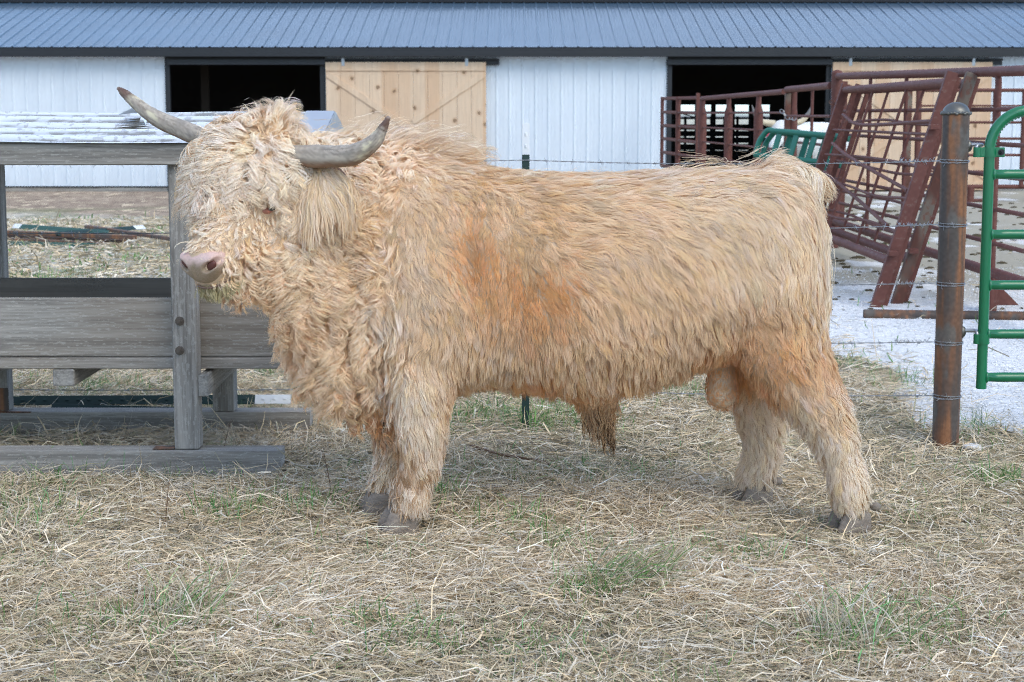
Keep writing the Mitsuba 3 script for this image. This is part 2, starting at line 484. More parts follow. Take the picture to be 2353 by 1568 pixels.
for (u0, u1, t0, t1) in ((750, 1117, 384, 1147), (1910, 2275, 1532, 2305)):
    key = numbered('barn__door')
    x0, x1, z1 = door(u0, u1, key)
    tx0, tx1 = P(t0, 140, DY)[0], P(t1, 140, DY)[0]
    labels[key] = {'label': 'sliding door of knotty pale pine planks with crossed braces'}
    zt0, zt1 = P(900, 149.5, DY)[2], P(900, 137, DY)[2]
    add('barn__door_track', cat([box(tx0, x0 - .002, DY - .02, DY + .05, zt0, zt1), box(x0 - .002, tx1, DY + .062, DY + .12, zt0, zt1 + .02), box(x0 - .002, tx1, DY - .02, DY + .062, z1 + .035, zt1 + .012)]), 'black_trim')
    for f in (.11, .88):
        hx = x0 + f * (x1 - x0)
        add('barn__track_hanger', cat([box(hx - .03, hx + .03, DY - .034, DY - .028, z1 - .07, z1 + .05, .002), lathe([[0, -.01], [.028, -.01], [.028, .01], [0, .01]], [0, 0, 0], 12).apply_transform(trimesh.transformations.rotation_matrix(math.pi / 2, [1, 0, 0])).apply_translation([hx, DY - .035, z1 + .05])]), 'zinc')

# inside the barn: posts, plate beams, back wall with open windows, end walls, trusses
px = P(470, 200, 35.2)[0]
for x in (px, px - 3.6, xc + 1.5 - 3.4, P(1800, 200, 38.0)[0] + 4.2, -11.5, 10.8):
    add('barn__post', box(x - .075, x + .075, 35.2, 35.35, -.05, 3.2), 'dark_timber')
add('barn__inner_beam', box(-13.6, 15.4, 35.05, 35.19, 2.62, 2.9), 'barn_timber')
BW = 41.7
zt_, zb_ = P(1700, 241, BW)[2], P(1700, 289, BW)[2]
spans = [(1555, 1597), (1606, 1634), (1645, 1677), (1689, 1721), (1739, 1769)]
for u0, u1 in ((600, 650),):
    pass
edges = [P(u, 260, BW)[0] for s in spans for u in s]
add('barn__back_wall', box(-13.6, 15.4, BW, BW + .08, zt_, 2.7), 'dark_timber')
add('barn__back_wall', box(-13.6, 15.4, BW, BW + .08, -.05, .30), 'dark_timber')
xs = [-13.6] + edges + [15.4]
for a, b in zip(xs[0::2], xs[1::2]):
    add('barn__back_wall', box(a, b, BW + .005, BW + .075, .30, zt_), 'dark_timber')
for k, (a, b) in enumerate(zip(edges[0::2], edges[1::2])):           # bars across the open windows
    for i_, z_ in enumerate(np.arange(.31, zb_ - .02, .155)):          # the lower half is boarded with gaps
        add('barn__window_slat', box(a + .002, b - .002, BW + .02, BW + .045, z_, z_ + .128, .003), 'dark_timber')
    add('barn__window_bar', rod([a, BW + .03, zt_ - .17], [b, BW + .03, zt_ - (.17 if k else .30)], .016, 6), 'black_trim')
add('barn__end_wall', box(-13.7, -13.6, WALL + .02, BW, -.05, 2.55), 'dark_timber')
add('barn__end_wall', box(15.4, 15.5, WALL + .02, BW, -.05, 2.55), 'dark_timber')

# a dark feeding barrier deep inside the barn
GY = 38.6
fx0, fx1 = P(1545, 300, GY)[0], P(1785, 300, GY)[0]
tag('feed_barrier', 'dark tubular feeding barrier standing inside the right barn opening', 'barrier')
for z in np.linspace(.18, P(1700, 272, GY)[2], 8):
    add('feed_barrier__rail', rod([fx0, GY, z], [fx1, GY, z + .0], .022, 8), 'black_trim')
for x in np.linspace(fx0, fx1, 9):
    add('feed_barrier__upright', rod([x, GY + .05, 0], [x, GY + .05, P(1700, 268, GY)[2]], .03, 8), 'black_trim')

# ------------------------------------------------------------------ bunk feeder with tin roof
tag('bunk_feeder', 'grey weathered timber bunk feeder on skids under a tin roof', 'feeder')
FX = lambda u, Y: P(u, 700, Y)[0]
FY0, FY1 = 6.90, 7.80                                               # front faces of the front and the rear frame
PW = .098
pf = (FX(393, FY0), FX(393, FY0) + PW)                               # front right post
pr = (pf[0] + .0, pf[1] + .0)
x_left = FX(12, FY1 + .02) - PW                                      # the next pair of posts
zt_post = 1.262


def skid(y0, y1, xr, z1):
    prof = [(-3.6, -.05), (xr - .13, -.05), (xr - .03, -.005), (xr, .04), (xr, z1), (-3.6, z1)]
    m = trimesh.creation.extrude_polygon(Polygon(prof), y1 - y0)
    m.apply_transform(np.array([[1, 0, 0, 0], [0, 0, 1.0, y0], [0, 1.0, 0, 0], [0, 0, 0, 1.0]]))
    m.fix_normals()
    return m


for y0, xr in ((FY0 - .025, FX(641, FY0)), (FY1, FX(708, FY1))):
    labels[add('bunk_feeder__skid', skid(y0, y0 + .125, xr, .108), 'grey_wood_x')] = {'label': 'grey timber skid with sloping end lying on the grass'}
for x0 in (pf[0], x_left):
    for y0 in (FY0, FY1):
        add('bunk_feeder__post', box(x0, x0 + PW, y0, y0 + PW, .110, zt_post if y0 == FY0 else 1.30, .005), 'grey_wood_z')
    add('bunk_feeder__joist', box(x0 + PW + .001, x0 + PW + .041, FY0 + .005, FY1 + PW - .01, .325, .412, .003), 'grey_wood_y')
xm = FX(115, FY0 + .1)
add('bunk_feeder__joist', box(xm, xm + .088, FY0 + .10, FY1 - .02, .352, .422, .004), 'grey_wood_y')
add('bunk_feeder__eave_beam', box(-3.5, FX(470, FY0) + .36, FY0 - .042, FY0 - .002, P(200, 379, FY0)[2], P(200, 330, FY0)[2], .004), 'grey_wood_x')
add('bunk_feeder__eave_beam', box(-3.5, pf[0] + .55, FY1 + PW + .002, FY1 + PW + .042, 1.255, 1.335, .004), 'grey_wood_x')
TYF = FY0 + PW + .003
xt0, xt1 = -3.5, FX(640, FY0) + .02
add('bunk_feeder__trough_board', box(xt0, xt1, TYF, TYF + .038, .474, P(300, 686, TYF)[2], .005), 'grey_wood_x')
labels[add('bunk_feeder__trough_board', box(xt0, xt1, FY1 - .042, FY1 - .004, .474, P(300, 638, FY1)[2], .005), 'shade_toned_wood')] = {'label': 'rear trough board, its wood coloured dark for the shade under the roof'}
add('bunk_feeder__trough_floor', box(xt0, xt1 + .005, TYF - .002, FY1 - .006, .424, .470, .004), 'grey_wood_x')
add('bunk_feeder__trough_end', box(xt1 - .045, xt1 - .006, TYF + .039, FY1 - .043, .475, .70, .004), 'grey_wood_y')


def bolt(x, y, z, r=.0095):
    w_ = lathe([[0, 0], [r * 1.9, 0], [r * 1.9, .004], [0, .004]], [0, 0, 0], 20)
    n_ = lathe([[0, .004], [r * 1.15, .004], [r * 1.15, .014], [0, .014]], [0, 0, 0], 6)
    s_ = lathe([[0, .014], [r * .55, .014], [r * .55, .022], [0, .022]], [0, 0, 0], 12)
    m = cat([w_, n_, s_])
    m.apply_transform(trimesh.transformations.rotation_matrix(math.pi / 2, [1, 0, 0]))
    m.apply_translation([x, y, z])
    return m


for v in (738, 806):
    q = P(413, v, FY0)
    add('bunk_feeder__bolt', bolt(q[0], FY0 - .0005, q[2]), 'old_bolt')
q = P(7, 955, FY1)
add('bunk_feeder__bracket', cat([box(q[0] - .05, x_left + PW + .006, FY1 - .007, FY1 - .001, .116, .22, .002), box(q[0] - .05, x_left + PW + .11, FY1 - .03, FY1 - .0075, .1095, .115, .002)]), 'rusty_pipe')
add('bunk_feeder__bracket', box(pf[0] - .09, pf[0] - .002, FY0 + .0, FY0 + .06, .1095, .1145, .002), 'rusty_pipe')

# the roof: two slopes of ribbed tin laid with the ribs along the ridge, a ridge and a barge cap
RX1 = P(770, 258, 7.40)[0]
RY, RZ = 7.40, P(770, 258, 7.40)[2]
EZ, EY = P(300, 328, 6.83)[2], 6.83


def tin_slope(y_e, sgn):
    n = 60
    s = np.linspace(0, 1, n)
    run, rise = RY - y_e, RZ - EZ
    wave = .5 - .5 * np.cos(2 * np.pi * np.abs(s * run) / .118)
    prof = np.clip((wave - .5) * 2.2 + .5, 0, 1) * -.013
    yy, zz = y_e + s * run, EZ + s * rise + prof
    xs_ = np.linspace(-4.2, RX1, 40)
    X, J = np.meshgrid(xs_, np.arange(n), indexing='ij')
    sag = .004 * np.sin(X * 2.1) * (1 - s[J]) + .003 * np.sin(X * 5.3 + 1)
    V = np.stack([X, yy[J], zz[J] + sag], -1).reshape(-1, 3)
    i, j = np.meshgrid(np.arange(39), np.arange(n - 1), indexing='ij')
    a = (i * n + j).ravel()
    F = np.vstack([np.stack([a, a + n, a + n + 1], 1), np.stack([a, a + n + 1, a + 1], 1)])
    cen = V[F].mean(1)                                              # a torn hole beside the sheet joint
    hx, hy = P(309, 272, 7.2)[:2]
    if sgn > 0:
        dx, dy = (cen[:, 0] - hx) / .055, (cen[:, 1] - hy) / .10
        F = F[(dx ** 2 + dy ** 2 + .5 * np.sin(dx * 9) * np.sin(dy * 5)) > 1]
    return trimesh.Trimesh(V, F if sgn > 0 else F[:, ::-1], process=False)


labels[add('bunk_feeder__roof', tin_slope(EY, 1), 'feeder_tin', smooth=40)] = {'label': 'ribbed tin roof of the feeder streaked with grey dirt'}
add('bunk_feeder__roof', tin_slope(2 * RY - EY, -1), 'feeder_tin', smooth=40)
CAPX = RX1 - .062
add('bunk_feeder__roof__barge_cap', cat([beam([CAPX, EY, EZ + .004], [CAPX, RY, RZ + .004], .12, .004, up=(0, -.2, 1)), beam([RX1 + .001, EY, EZ - .045], [RX1 + .001, RY, RZ - .045], .003, .095, up=(0, -.2, 1)),
                               beam([CAPX, 2 * RY - EY, EZ + .004], [CAPX, RY, RZ + .004], .12, .004, up=(0, .2, 1)), beam([RX1 + .001, 2 * RY - EY, EZ - .045], [RX1 + .001, RY, RZ - .045], .003, .095, up=(0, .2, 1))]), 'galvanised')
add('bunk_feeder__roof__rafter', cat([beam([RX1 - .5, EY + .03, EZ - .06], [RX1 - .5, RY, RZ - .055], .04, .07, up=(0, -.2, 1)), beam([RX1 - .5, 2 * RY - EY - .03, EZ - .06], [RX1 - .5, RY, RZ - .055], .04, .07, up=(0, .2, 1))]), 'grey_wood_y')
hx, hy, hz = P(309, 272, 7.2)
add('bunk_feeder__roof__torn_flap', trimesh.Trimesh([[hx - .06, hy - .05, hz + .012], [hx + .03, hy - .09, hz + .05], [hx + .05, hy + .02, hz + .022], [hx - .03, hy + .08, hz + .02], [hx + .055, hy - .04, hz - .03]], [[0, 1, 3], [1, 2, 3], [1, 4, 2]], process=False), 'white_steel')


# ------------------------------------------------------------------ barbed wire fence
CX, CY = P(2172, 1024, 7.50)[0], 7.50                                # corner post
TX, TY = P(1207.5, 985, 7.95)[0], 7.95                               # steel T post
PR = .0575
zc = P(2195, 262, CY)[2]
tag('corner_post', 'rusty steel pipe corner post with welded dome cap beside the green gate', 'post')
add('corner_post__pipe', tube([[CX, CY, -.1], [CX, CY, .4], [CX, CY, .9], [CX, CY, zc]], PR, 40), 'rusty_pipe', smooth=40)
dome = [[PR * math.cos(a), .046 * math.sin(a)] for a in np.linspace(0, math.pi / 2, 10)]
add('corner_post__dome_cap', lathe(dome, [CX, CY, zc + .004], 40), 'domed_steel', smooth=60)
th = np.linspace(0, 2 * np.pi, 121)
bead = np.c_[CX + (PR + .002) * np.cos(th), CY + (PR + .002) * np.sin(th), zc + .002 + .0035 * np.sin(th * 17) * np.sin(th * 5 + 1)]
add('corner_post__weld_bead', tube(bead, .0058 + .0016 * np.sin(th * 31), 8), 'domed_steel', smooth=50)
hinge_v = (340, 769)
GX = P(2274, 340, 7.44)[0]                                           # the gate's upright
GYP = 7.44
for v in hinge_v:
    z = P(2240, v, GYP)[2]
    x_h = P(2255, v, GYP)[0] - .016
    add('corner_post__hinge_pin', tube(smooth_path([[CX + PR - .01, CY - .01, z + .012], [CX + PR + .05, CY - .03, z + .012], [x_h - .004, GYP, z + .008], [x_h, GYP, z - .012]], 12), [.0085] * 13, 12), 'zinc', smooth=50)
    add('corner_post__weld_bead', trimesh.creation.icosphere(1, .017).apply_scale([1, .9, 1.5]).apply_translation([CX + PR - .002, CY - .012, z + .006]), 'domed_steel', smooth=True)

# T post: section of a T with studs, white top, spade below ground
tag('t_post', 'dark green steel T post with white top behind the bull', 'fence post')
tz1, tzw = P(1207, 283, TY)[2], P(1207, 356, TY)[2]


def tpost(a, b, up=(0, -1, 0), w_=.034, studs=True):
    """T section from a to b, its flat face towards up."""
    a, b = np.asarray(a, float), np.asarray(b, float)
    d, s, t = frame_of(b - a, up)
    ms = [beam(a + t * .014, b + t * .014, w_, .005, .001, up=t), beam(a - t * .004, b - t * .004, .005, .030, .001, up=t)]
    n = int(np.linalg.norm(b - a) / .053)
    for k in range(n if studs else 0):
        q = a + d * (.03 + k * .053)
        ms.append(beam(q + t * .0165, q + d * .018 + t * .0165, .011, .0115, .003, up=t))
    return cat(ms)


add('t_post__stake', tpost([TX, TY, -.1], [TX, TY, tzw]), 'post_green')
labels[add('t_post__white_top', tpost([TX, TY, tzw + .0005], [TX, TY, tz1]), 'post_white')] = {'label': 'white painted top of the T post'}

names = ['topmost barbed wire strand just above the bull\'s back', 'second barbed wire strand from the top, behind the bull', 'middle barbed wire strand of the five on the rusty corner post',
         'fourth barbed wire strand from the top on the rusty corner post', 'lowest barbed wire strand near the ground behind the feeder']
zs = [P(2195, v, CY)[2] for v in (370, 516, 651, 786, 909)]
sagl = [P(u, v, Yw)[2] - z for (u, v, Yw), z in zip(((1207, 368, TY), (250, 524, 8.0), (800, 640, 8), (800, 770, 8), (300, 884, 8.0)), zs)]


def twist(path, r, turns_per_m, off):
    p = np.asarray(path, float)
    s = np.r_[0, np.cumsum(np.linalg.norm(np.diff(p, axis=0), axis=1))]
    a = s * turns_per_m * 2 * np.pi
    t = np.gradient(p, axis=0); t /= np.linalg.norm(t, axis=1, keepdims=True)
    n1 = np.cross(t, [0, 0, 1.0]); n1 /= np.linalg.norm(n1, axis=1, keepdims=True)
    n2 = np.cross(n1, t)
    return [tube(p + off * k * (np.cos(a)[:, None] * n1 + np.sin(a)[:, None] * n2), r, 5, caps=False) for k in (1, -1)]


def barb(q, d, ph):
    m = []
    _, s, t = frame_of(d)
    for k, (o, a) in enumerate(((-.004, ph), (.004, ph + 1.4))):
        e = s * math.cos(a) + t * math.sin(a)
        f_ = np.asarray(d) * .006
        m.append(tube([q + d * o - e * .017 - f_, q + d * o, q + d * o + e * .017 + f_], [.0006, .0013, .0006], 4))
    c = np.linspace(0, 4 * np.pi, 13)
    m.append(tube(np.array([q + d * (-.006 + .001 * i) + .0033 * (s * math.cos(x) + t * math.sin(x)) for i, x in enumerate(c)]), .0013, 4))
    return m


for i, (z, sg) in enumerate(zip(zs, sagl)):
    r = np.random.default_rng(40 + i)
    ms = []
    a = np.array([CX - PR - .004, CY - .0, z])
    b = np.array([TX, TY - .022, z + sg])
    c = np.array([-3.6, 8.02, z + sg * 1.1 - .01])
    for p0, p1 in ((a, b), (b, c)):
        n = int(np.linalg.norm(p1 - p0) / .012)
        t = np.linspace(0, 1, n)[:, None]
        path = p0 + (p1 - p0) * t + np.array([0, 0, -1.0]) * .016 * 4 * t * (1 - t)
        ms += twist(path, .00135, 12, .0016)
        d = (p1 - p0) / np.linalg.norm(p1 - p0)
        for s in np.arange(.06, 1, .125 / np.linalg.norm(p1 - p0)):
            k = int(s * (n - 1))
            ms += barb(path[k], d, r.uniform(0, 6))
    # wrapped twice round the post, tied back on itself
    th = np.linspace(-.5 * np.pi, 3.6 * np.pi, 90)
    wrap = np.c_[CX + (PR + .003) * np.sin(th + np.pi), CY - (PR + .003) * np.cos(th + np.pi) * -1, z + .004 + .020 * (th / th[-1]) * np.cos(th * .5)]
    ms += twist(wrap, .0013, 14, .0016)
    for k in (12, 33, 60, 80):
        ms += barb(wrap[k], np.array([-np.cos(th[k]), np.sin(th[k]), 0]) * -1.0, r.uniform(0, 6))
    d = (b - a) / np.linalg.norm(b - a)
    s = np.linspace(0, 1, 60)
    tie = a + d * (.02 + .15 * s)[:, None] + np.c_[s * 0, .006 * np.cos(s * 55), .006 * np.sin(s * 55) + .012 * (s < .25) * (.25 - s) / .25]
    ms.append(tube(tie, .0014, 5))
    for k in (18, 40, 56):
        ms += barb(tie[k], d, r.uniform(0, 6))
    tag(add('barbed_wire', cat(ms), 'zinc', smooth=50), names[i], 'barbed wire', 'strands of barbed wire on the fence')

# ------------------------------------------------------------------ green gate at the right edge
tag('green_gate', 'glossy green tubular farm gate with rounded corner hung on the corner post', 'gate')
gz0, gz1 = P(2248, 893, GYP)[2], P(2353, 254, GYP)[2]
xr = 4.6
cr = P(2353, 300, GYP)[0] - GX + .02
arc = [[GX + cr - cr * math.cos(a), GYP, gz1 - cr + cr * math.sin(a)] for a in np.linspace(0, math.pi / 2, 16)]
path = np.array([[GX, GYP, gz0], [GX, GYP, gz0 + .3], [GX, GYP, gz0 + .6]] + arc + [[xr, GYP, gz1]])
add('green_gate__frame', tube(path, .0225, 24), 'green_paint', smooth=40)
crimps = []
for a in np.linspace(.12, math.pi / 2 - .02, 15):
    c_ = [GX + cr - (cr - .0215) * math.cos(a), GYP, gz1 - cr + (cr - .0215) * math.sin(a)]
    crimps.append(trimesh.creation.icosphere(1, .006).apply_scale([1, 1.6, 1]).apply_translation(c_))
add('green_gate__frame__crimp', cat(crimps), 'green_paint', smooth=True)
labels['green_gate__frame__crimp'] = {'label': 'bending ridges on the inside of the rounded corner', 'kind': 'stuff'}
for v in (401, 539, 655.5, 768, 867):
    z = P(2300, v, GYP)[2]
    n = 14
    xx = np.r_[np.linspace(GX + .012, GX + .075, 8), xr]
    rr = np.r_[.021 * np.linspace(.8, 1, 8) ** .5, .0225]
    m = tube(np.c_[xx, xx * 0 + GYP, xx * 0 + z], rr, 24)
    V = np.array(m.vertices)                                         # pressed flat where it meets the upright
    near = (V[:, 0] < GX + .055) & (V[:, 1] < GYP)
    V[near, 1] = GYP + (V[near, 1] - GYP) * (.35 + .65 * np.clip((V[near, 0] - GX - .012) / .045, 0, 1))
    m.vertices = V
    add('green_gate__rail', m, 'green_paint', smooth=40)
    add('green_gate__weld', trimesh.creation.icosphere(2, .0125).apply_scale([.8, 1.3, 2.0]).apply_translation([GX + .020, GYP - .008, z]), 'green_paint', smooth=True)
for v in hinge_v:
    z = P(2260, v + 10, GYP)[2]
    x_h = P(2255, v, GYP)[0] - .016
    h = .021
    eye_ = lathe([[.0105, -h], [.0175, -h], [.0175, h], [.0105, h], [.0105, -h]], [x_h, GYP, z], 20)
    col = lathe([[.0232, -h], [.0285, -h], [.0285, h], [.0232, h], [.0232, -h]], [GX, GYP, z], 28)
    strap = [eye_, col, box(x_h + .008, GX - .02, GYP - .016, GYP - .011, z - h + .0005, z + h - .0005, .002)]
    if v == 340:
        strap += [box(GX + .02, GX + .062, GYP - .014, GYP - .008, z - h + .0005, z + h - .0005, .004)]
    add('green_gate__hinge_strap', cat(strap), 'green_paint', smooth=35)
    if v == 340:
        add('green_gate__bolt', bolt(GX + .046, GYP - .0145, z, .007), 'black_trim')
# ------------------------------------------------------------------ red corral: an alley fence that runs back from the gate to the barn
AX = 3.55


def alley(u):                                                        # depth at which the alley plane shows at column u
    return AX * CP * FOC / (u - 1176.5) * .992


def zz(v, Y, u=2000):
    return P(u, v, Y)[2]


# far stub gate beside the left jamb of the opening
tag('pipe_gate', 'small rust red pipe gate against the left jamb of the right barn opening', 'gate')
ga, gb = np.array([P(1521, 300, 32.3)[0], 32.3, 0]), np.array([P(1603, 300, 29.6)[0], 29.6, 0])
zl = [zz(v, 32.3) for v in (227, 258, 288.6, 318.4, 349.6, 381)]
zr = [zz(v, 29.6) for v in (225.3, 260, 293.2, 327.5, 361.7, 396)]
for a, b in zip(zl, zr):
    add('pipe_gate__rail', rod([ga[0], ga[1], a], [gb[0], gb[1], b], .030, 10), 'red_oxide', smooth=40)
for f, r in ((0, .032), (.47, .045)):
    q = ga + (gb - ga) * f
    add('pipe_gate__upright', rod([q[0], q[1] - .02, zl[-1] + (zr[-1] - zl[-1]) * f], [q[0], q[1] - .02, zl[0] + (zr[0] - zl[0]) * f + .03], r, 10), 'red_oxide', smooth=40)
q = gb
add('pipe_gate__post', box(q[0] - .03, q[0] + .03, q[1] - .03, q[1] + .03, -.05, zr[0] + .08), 'red_oxide')

# alley section one: heavy top pipe, broad uprights, thin rods
tag('alley_fence', 'rust red pipe alley panel with broad uprights in front of the dark barn opening', 'livestock panel', 'rust red alley fence panels')
Y0, Y1 = 29.2, alley(1803)
A0 = np.array([P(1613, 226, Y0)[0], Y0, zz(226.8, Y0)]); A1 = np.array([P(1802, 210, Y1)[0], Y1, zz(211, Y1)])
add('alley_fence__top_rail', rod(A0, A1, .036, 16), 'red_oxide', smooth=40)
for z in (1.47, 1.235, 1.0, .76, .51, .27):
    add('alley_fence__rail', rod([A0[0], Y0, z], [A1[0], Y1, z], .014, 8), 'red_oxide', smooth=40)
for u in (1615.5, 1657, 1703.5, 1757.5):
    Yu = alley(u) if u > 1620 else Y0
    f = (Yu - Y0) / (Y1 - Y0)
    q = A0 + (A1 - A0) * f
    prof = [q + [0, 0, -.035], q + [0, 0, -.16], q + [0, 0, -.24], [q[0], q[1], .0]]
    add('alley_fence__upright', tube(prof, [.034, .038, .064, .060], 12), 'red_oxide', smooth=40)
# alley section two
tag('alley_fence_001', 'short rust red alley panel chained between two posts beside the longhorn cow', 'livestock panel', 'rust red alley fence panels')
counts['alley_fence'] = 1
Y2, Y3 = alley(1808), alley(1908)
B0 = np.array([P(1808, 206, Y2)[0], Y2, zz(206.5, Y2)]); B1 = np.array([P(1910, 196, Y3)[0], Y3, zz(196.8, Y3)])
add('alley_fence_001__top_rail', rod(B0, B1, .040, 16), 'red_oxide', smooth=40)
for v in (267, 325, 372, 420):
    z = zz(v, Y2)
    add('alley_fence_001__rail', rod([B0[0], Y2, z], [B1[0], Y3, 1.45 + (z - 1.45) * 1.0], .016, 8), 'red_oxide', smooth=40)
add('alley_fence_001__upright', rod([P(1865, 300, alley(1865))[0], alley(1865), 0], [P(1865, 300, alley(1865))[0], alley(1865), zz(203, alley(1865))], .018, 8), 'red_oxide', smooth=40)
q = P(1823, 300, Y2)
add('alley_fence_001__upright', tube([[q[0], Y2 - .02, 0], [q[0], Y2 - .02, B0[2] - .32], [q[0], Y2 - .02, B0[2] - .22], [q[0], Y2 - .02, B0[2] - .03]], [.047, .047, .036, .036], 12), 'red_oxide', smooth=40)
q = P(1809, 300, Y2)
tag(add('alley_post', box(q[0] - .036, q[0] + .036, Y2 - .04, Y2 + .04, -.05, B0[2] - .045), 'worn_channel'), 'square red post with ochre wear at the chain between the alley panels', 'post')


def chain(pts, r=.022, w_=.0055):
    p = smooth_path(pts, 40)
    s = np.r_[0, np.cumsum(np.linalg.norm(np.diff(p, axis=0), axis=1))]
    ms = []
    for k, x in enumerate(np.arange(.0, s[-1], r * 2.3)):
        q_ = np.array([np.interp(x, s, p[:, i]) for i in range(3)])
        d = np.array([np.interp(x + .01, s, p[:, i]) for i in range(3)]) - q_
        d, a, b = frame_of(d)
        e_ = a if k % 2 else b
        t_ = np.linspace(0, 2 * np.pi, 11)
        ms.append(tube(q_ + (np.cos(t_)[:, None] * d * 1.5 + np.sin(t_)[:, None] * e_) * r, w_, 5, caps=False))
    return cat(ms)


q0, q1 = P(1797, 257, Y2 - .1), P(1829, 272, Y2 - .1)
tag(add('chain', chain([q0, (q0 + q1) / 2 + [0, -.04, -.05], q1]), 'zinc', smooth=40), 'galvanised chain wrapped round the posts between the alley panels', 'chain')

# the tall post and the long panel towards the viewer
YP = 19.0
xp = P(1920.5, 300, YP)[0]
tag('pipe_post', 'tall round rust red pipe post at the corner of the leaning gates', 'post')
add('pipe_post__pipe', tube([[xp, YP, -.1], [xp, YP, 1.0], [xp, YP, zz(168, YP)]], .060, 20), 'red_oxide', smooth=40)
add('pipe_post__cap', lathe([[.060, 0], [.05, .02], [.02, .032], [0, .034]], [xp, YP, zz(168, YP)], 20), 'red_oxide', smooth=60)
x2_ = P(1934, 300, YP + .3)[0]
tag(add('gate_stop', box(x2_ - .045, x2_ + .045, YP + .25, YP + .35, 0, zz(186, YP)), 'red_oxide'), 'shorter square red post chained close behind the tall round pipe post', 'post')
q0, q1 = P(1912, 236, YP - .1), P(1932, 262, YP - .1)
tag(add('chain', chain([q0, P(1925, 240, YP - .12), q1, q1 + [0, 0, -.25]]), 'worn_channel', smooth=40), 'rusty chain hanging between the tall round post and the gate post', 'chain')

tag('alley_fence_002', 'long rust red pipe alley panel behind the leaning gates and the green gate', 'livestock panel', 'rust red alley fence panels')
YE = 10.6
C0 = np.array([xp, YP, zz(175.6, YP)]); C1 = np.array([AX, 12.07, zz(162.5, 12.07)])
CE = C0 + (C1 - C0) * (YP - YE) / (YP - 12.07)
add('alley_fence_002__top_rail', rod(C0, CE, .038, 18), 'red_oxide', smooth=40)
for z, r in ((1.485, .017), (1.235, .017), (1.005, .017), (.76, .017), (.51, .017), (.295, .040)):
    add('alley_fence_002__rail', rod([xp, YP - .05, z], [AX, YE, z], r, 12), 'red_oxide', smooth=40)
for u in (1990, 2069, 2156):
    Yu = alley(u)
    f = (YP - Yu) / (YP - YE)
    q = C0 + (CE - C0) * f
    add('alley_fence_002__upright', rod([q[0] - .02, Yu, .26], [q[0] - .02, Yu, q[2]], .018, 10), 'red_oxide', smooth=40)
YL = 12.85
f = (YP - YL) / (YP - YE)
q = C0 + (CE - C0) * f
hoop = [[q[0] - .01, YL + .06, q[2] - .02]] + [[q[0], YL + .02 - .05 * math.sin(a), q[2] - .09 + .07 * math.cos(a)] for a in np.linspace(.2, 1.5, 6)] + [[q[0], YL - .03, .3], [q[0], YL - .03, .02]]
add('alley_fence_002__leg', tube(np.array(hoop), .024, 14), 'red_oxide', smooth=40)
add('alley_fence_002__leg', cat([box(q[0] - .045, q[0] + .045, YL - .04, YL + .04, .0, .29, .006), trimesh.creation.extrude_polygon(Polygon([(0, 0), (.17, 0), (0, .17)]), .012).apply_transform(trimesh.transformations.rotation_matrix(math.pi / 2, [1, 0, 0])).apply_translation([q[0] + .046, YL + .006, .045])]), 'red_oxide')
# the pipe that lies on the gravel under it
pa, pb = G(1984, 722, .03), G(2420, 728, .03)
tag('ground_pipe', 'rusty pipe with a broken open end lying on the pale gravel', 'pipe')
add('ground_pipe__pipe', tube([pa, pa + (pb - pa) * .08, pa + (pb - pa) * .2, pb], [.034, .036, .034, .034], 18, caps=False), 'rusty_pipe', smooth=40)
add('ground_pipe__rust_scale', trimesh.convex.convex_hull(np.array([pa + (pb - pa) * s + [0, o, -.03 + z] for s, o, z in ((.14, -.03, .0), (.2, -.05, -.012), (.26, -.045, -.012), (.32, -.03, 0), (.15, .03, 0), (.3, .03, 0), (.22, -.04, .035))])), 'rusty_pipe')

# panel square to the alley, near the barn, and its posts
YC = 29.0
tag('cross_panel', 'rust red pipe panel standing across the yard in front of the right sliding door', 'livestock panel')
xc0, xc1 = P(2108, 300, YC)[0], 10.6
for v, r in ((207.8, .030), (243.5, .016), (281.7, .022), (319, .022), (356.7, .022), (394, .016), (429.5, .036)):
    add('cross_panel__rail', rod([xc0, YC, zz(v, YC)], [xc1, YC, zz(v, YC)], r, 12), 'red_oxide', smooth=40)
for u, r in ((2108.5, .05), (2283, .035), (2350, .04)):
    x = P(u, 300, YC)[0]
    add('cross_panel__upright', rod([x, YC - .03, zz(429.5, YC)], [x, YC - .03, zz(207, YC)], r, 12), 'red_oxide', smooth=40)
x = P(2235, 300, YC)[0]
add('cross_panel__leg', cat([rod([x, YC, 0], [x, YC, zz(429, YC)], .06, 12), rod([x - .15, YC, .03], [x + .4, YC - .0, .03], .03, 8)]), 'red_oxide', smooth=40)
x = P(2086, 300, YC)[0]
tag(add('yard_post', cat([box(x - .05, x + .05, YC - .05, YC + .05, -.05, zz(203, YC)), box(x - .05, x + .16, YC - .06, YC + .0, .3, .42)]), 'worn_channel'), 'greyish brown post beside the cross panel near the right sliding door', 'post')


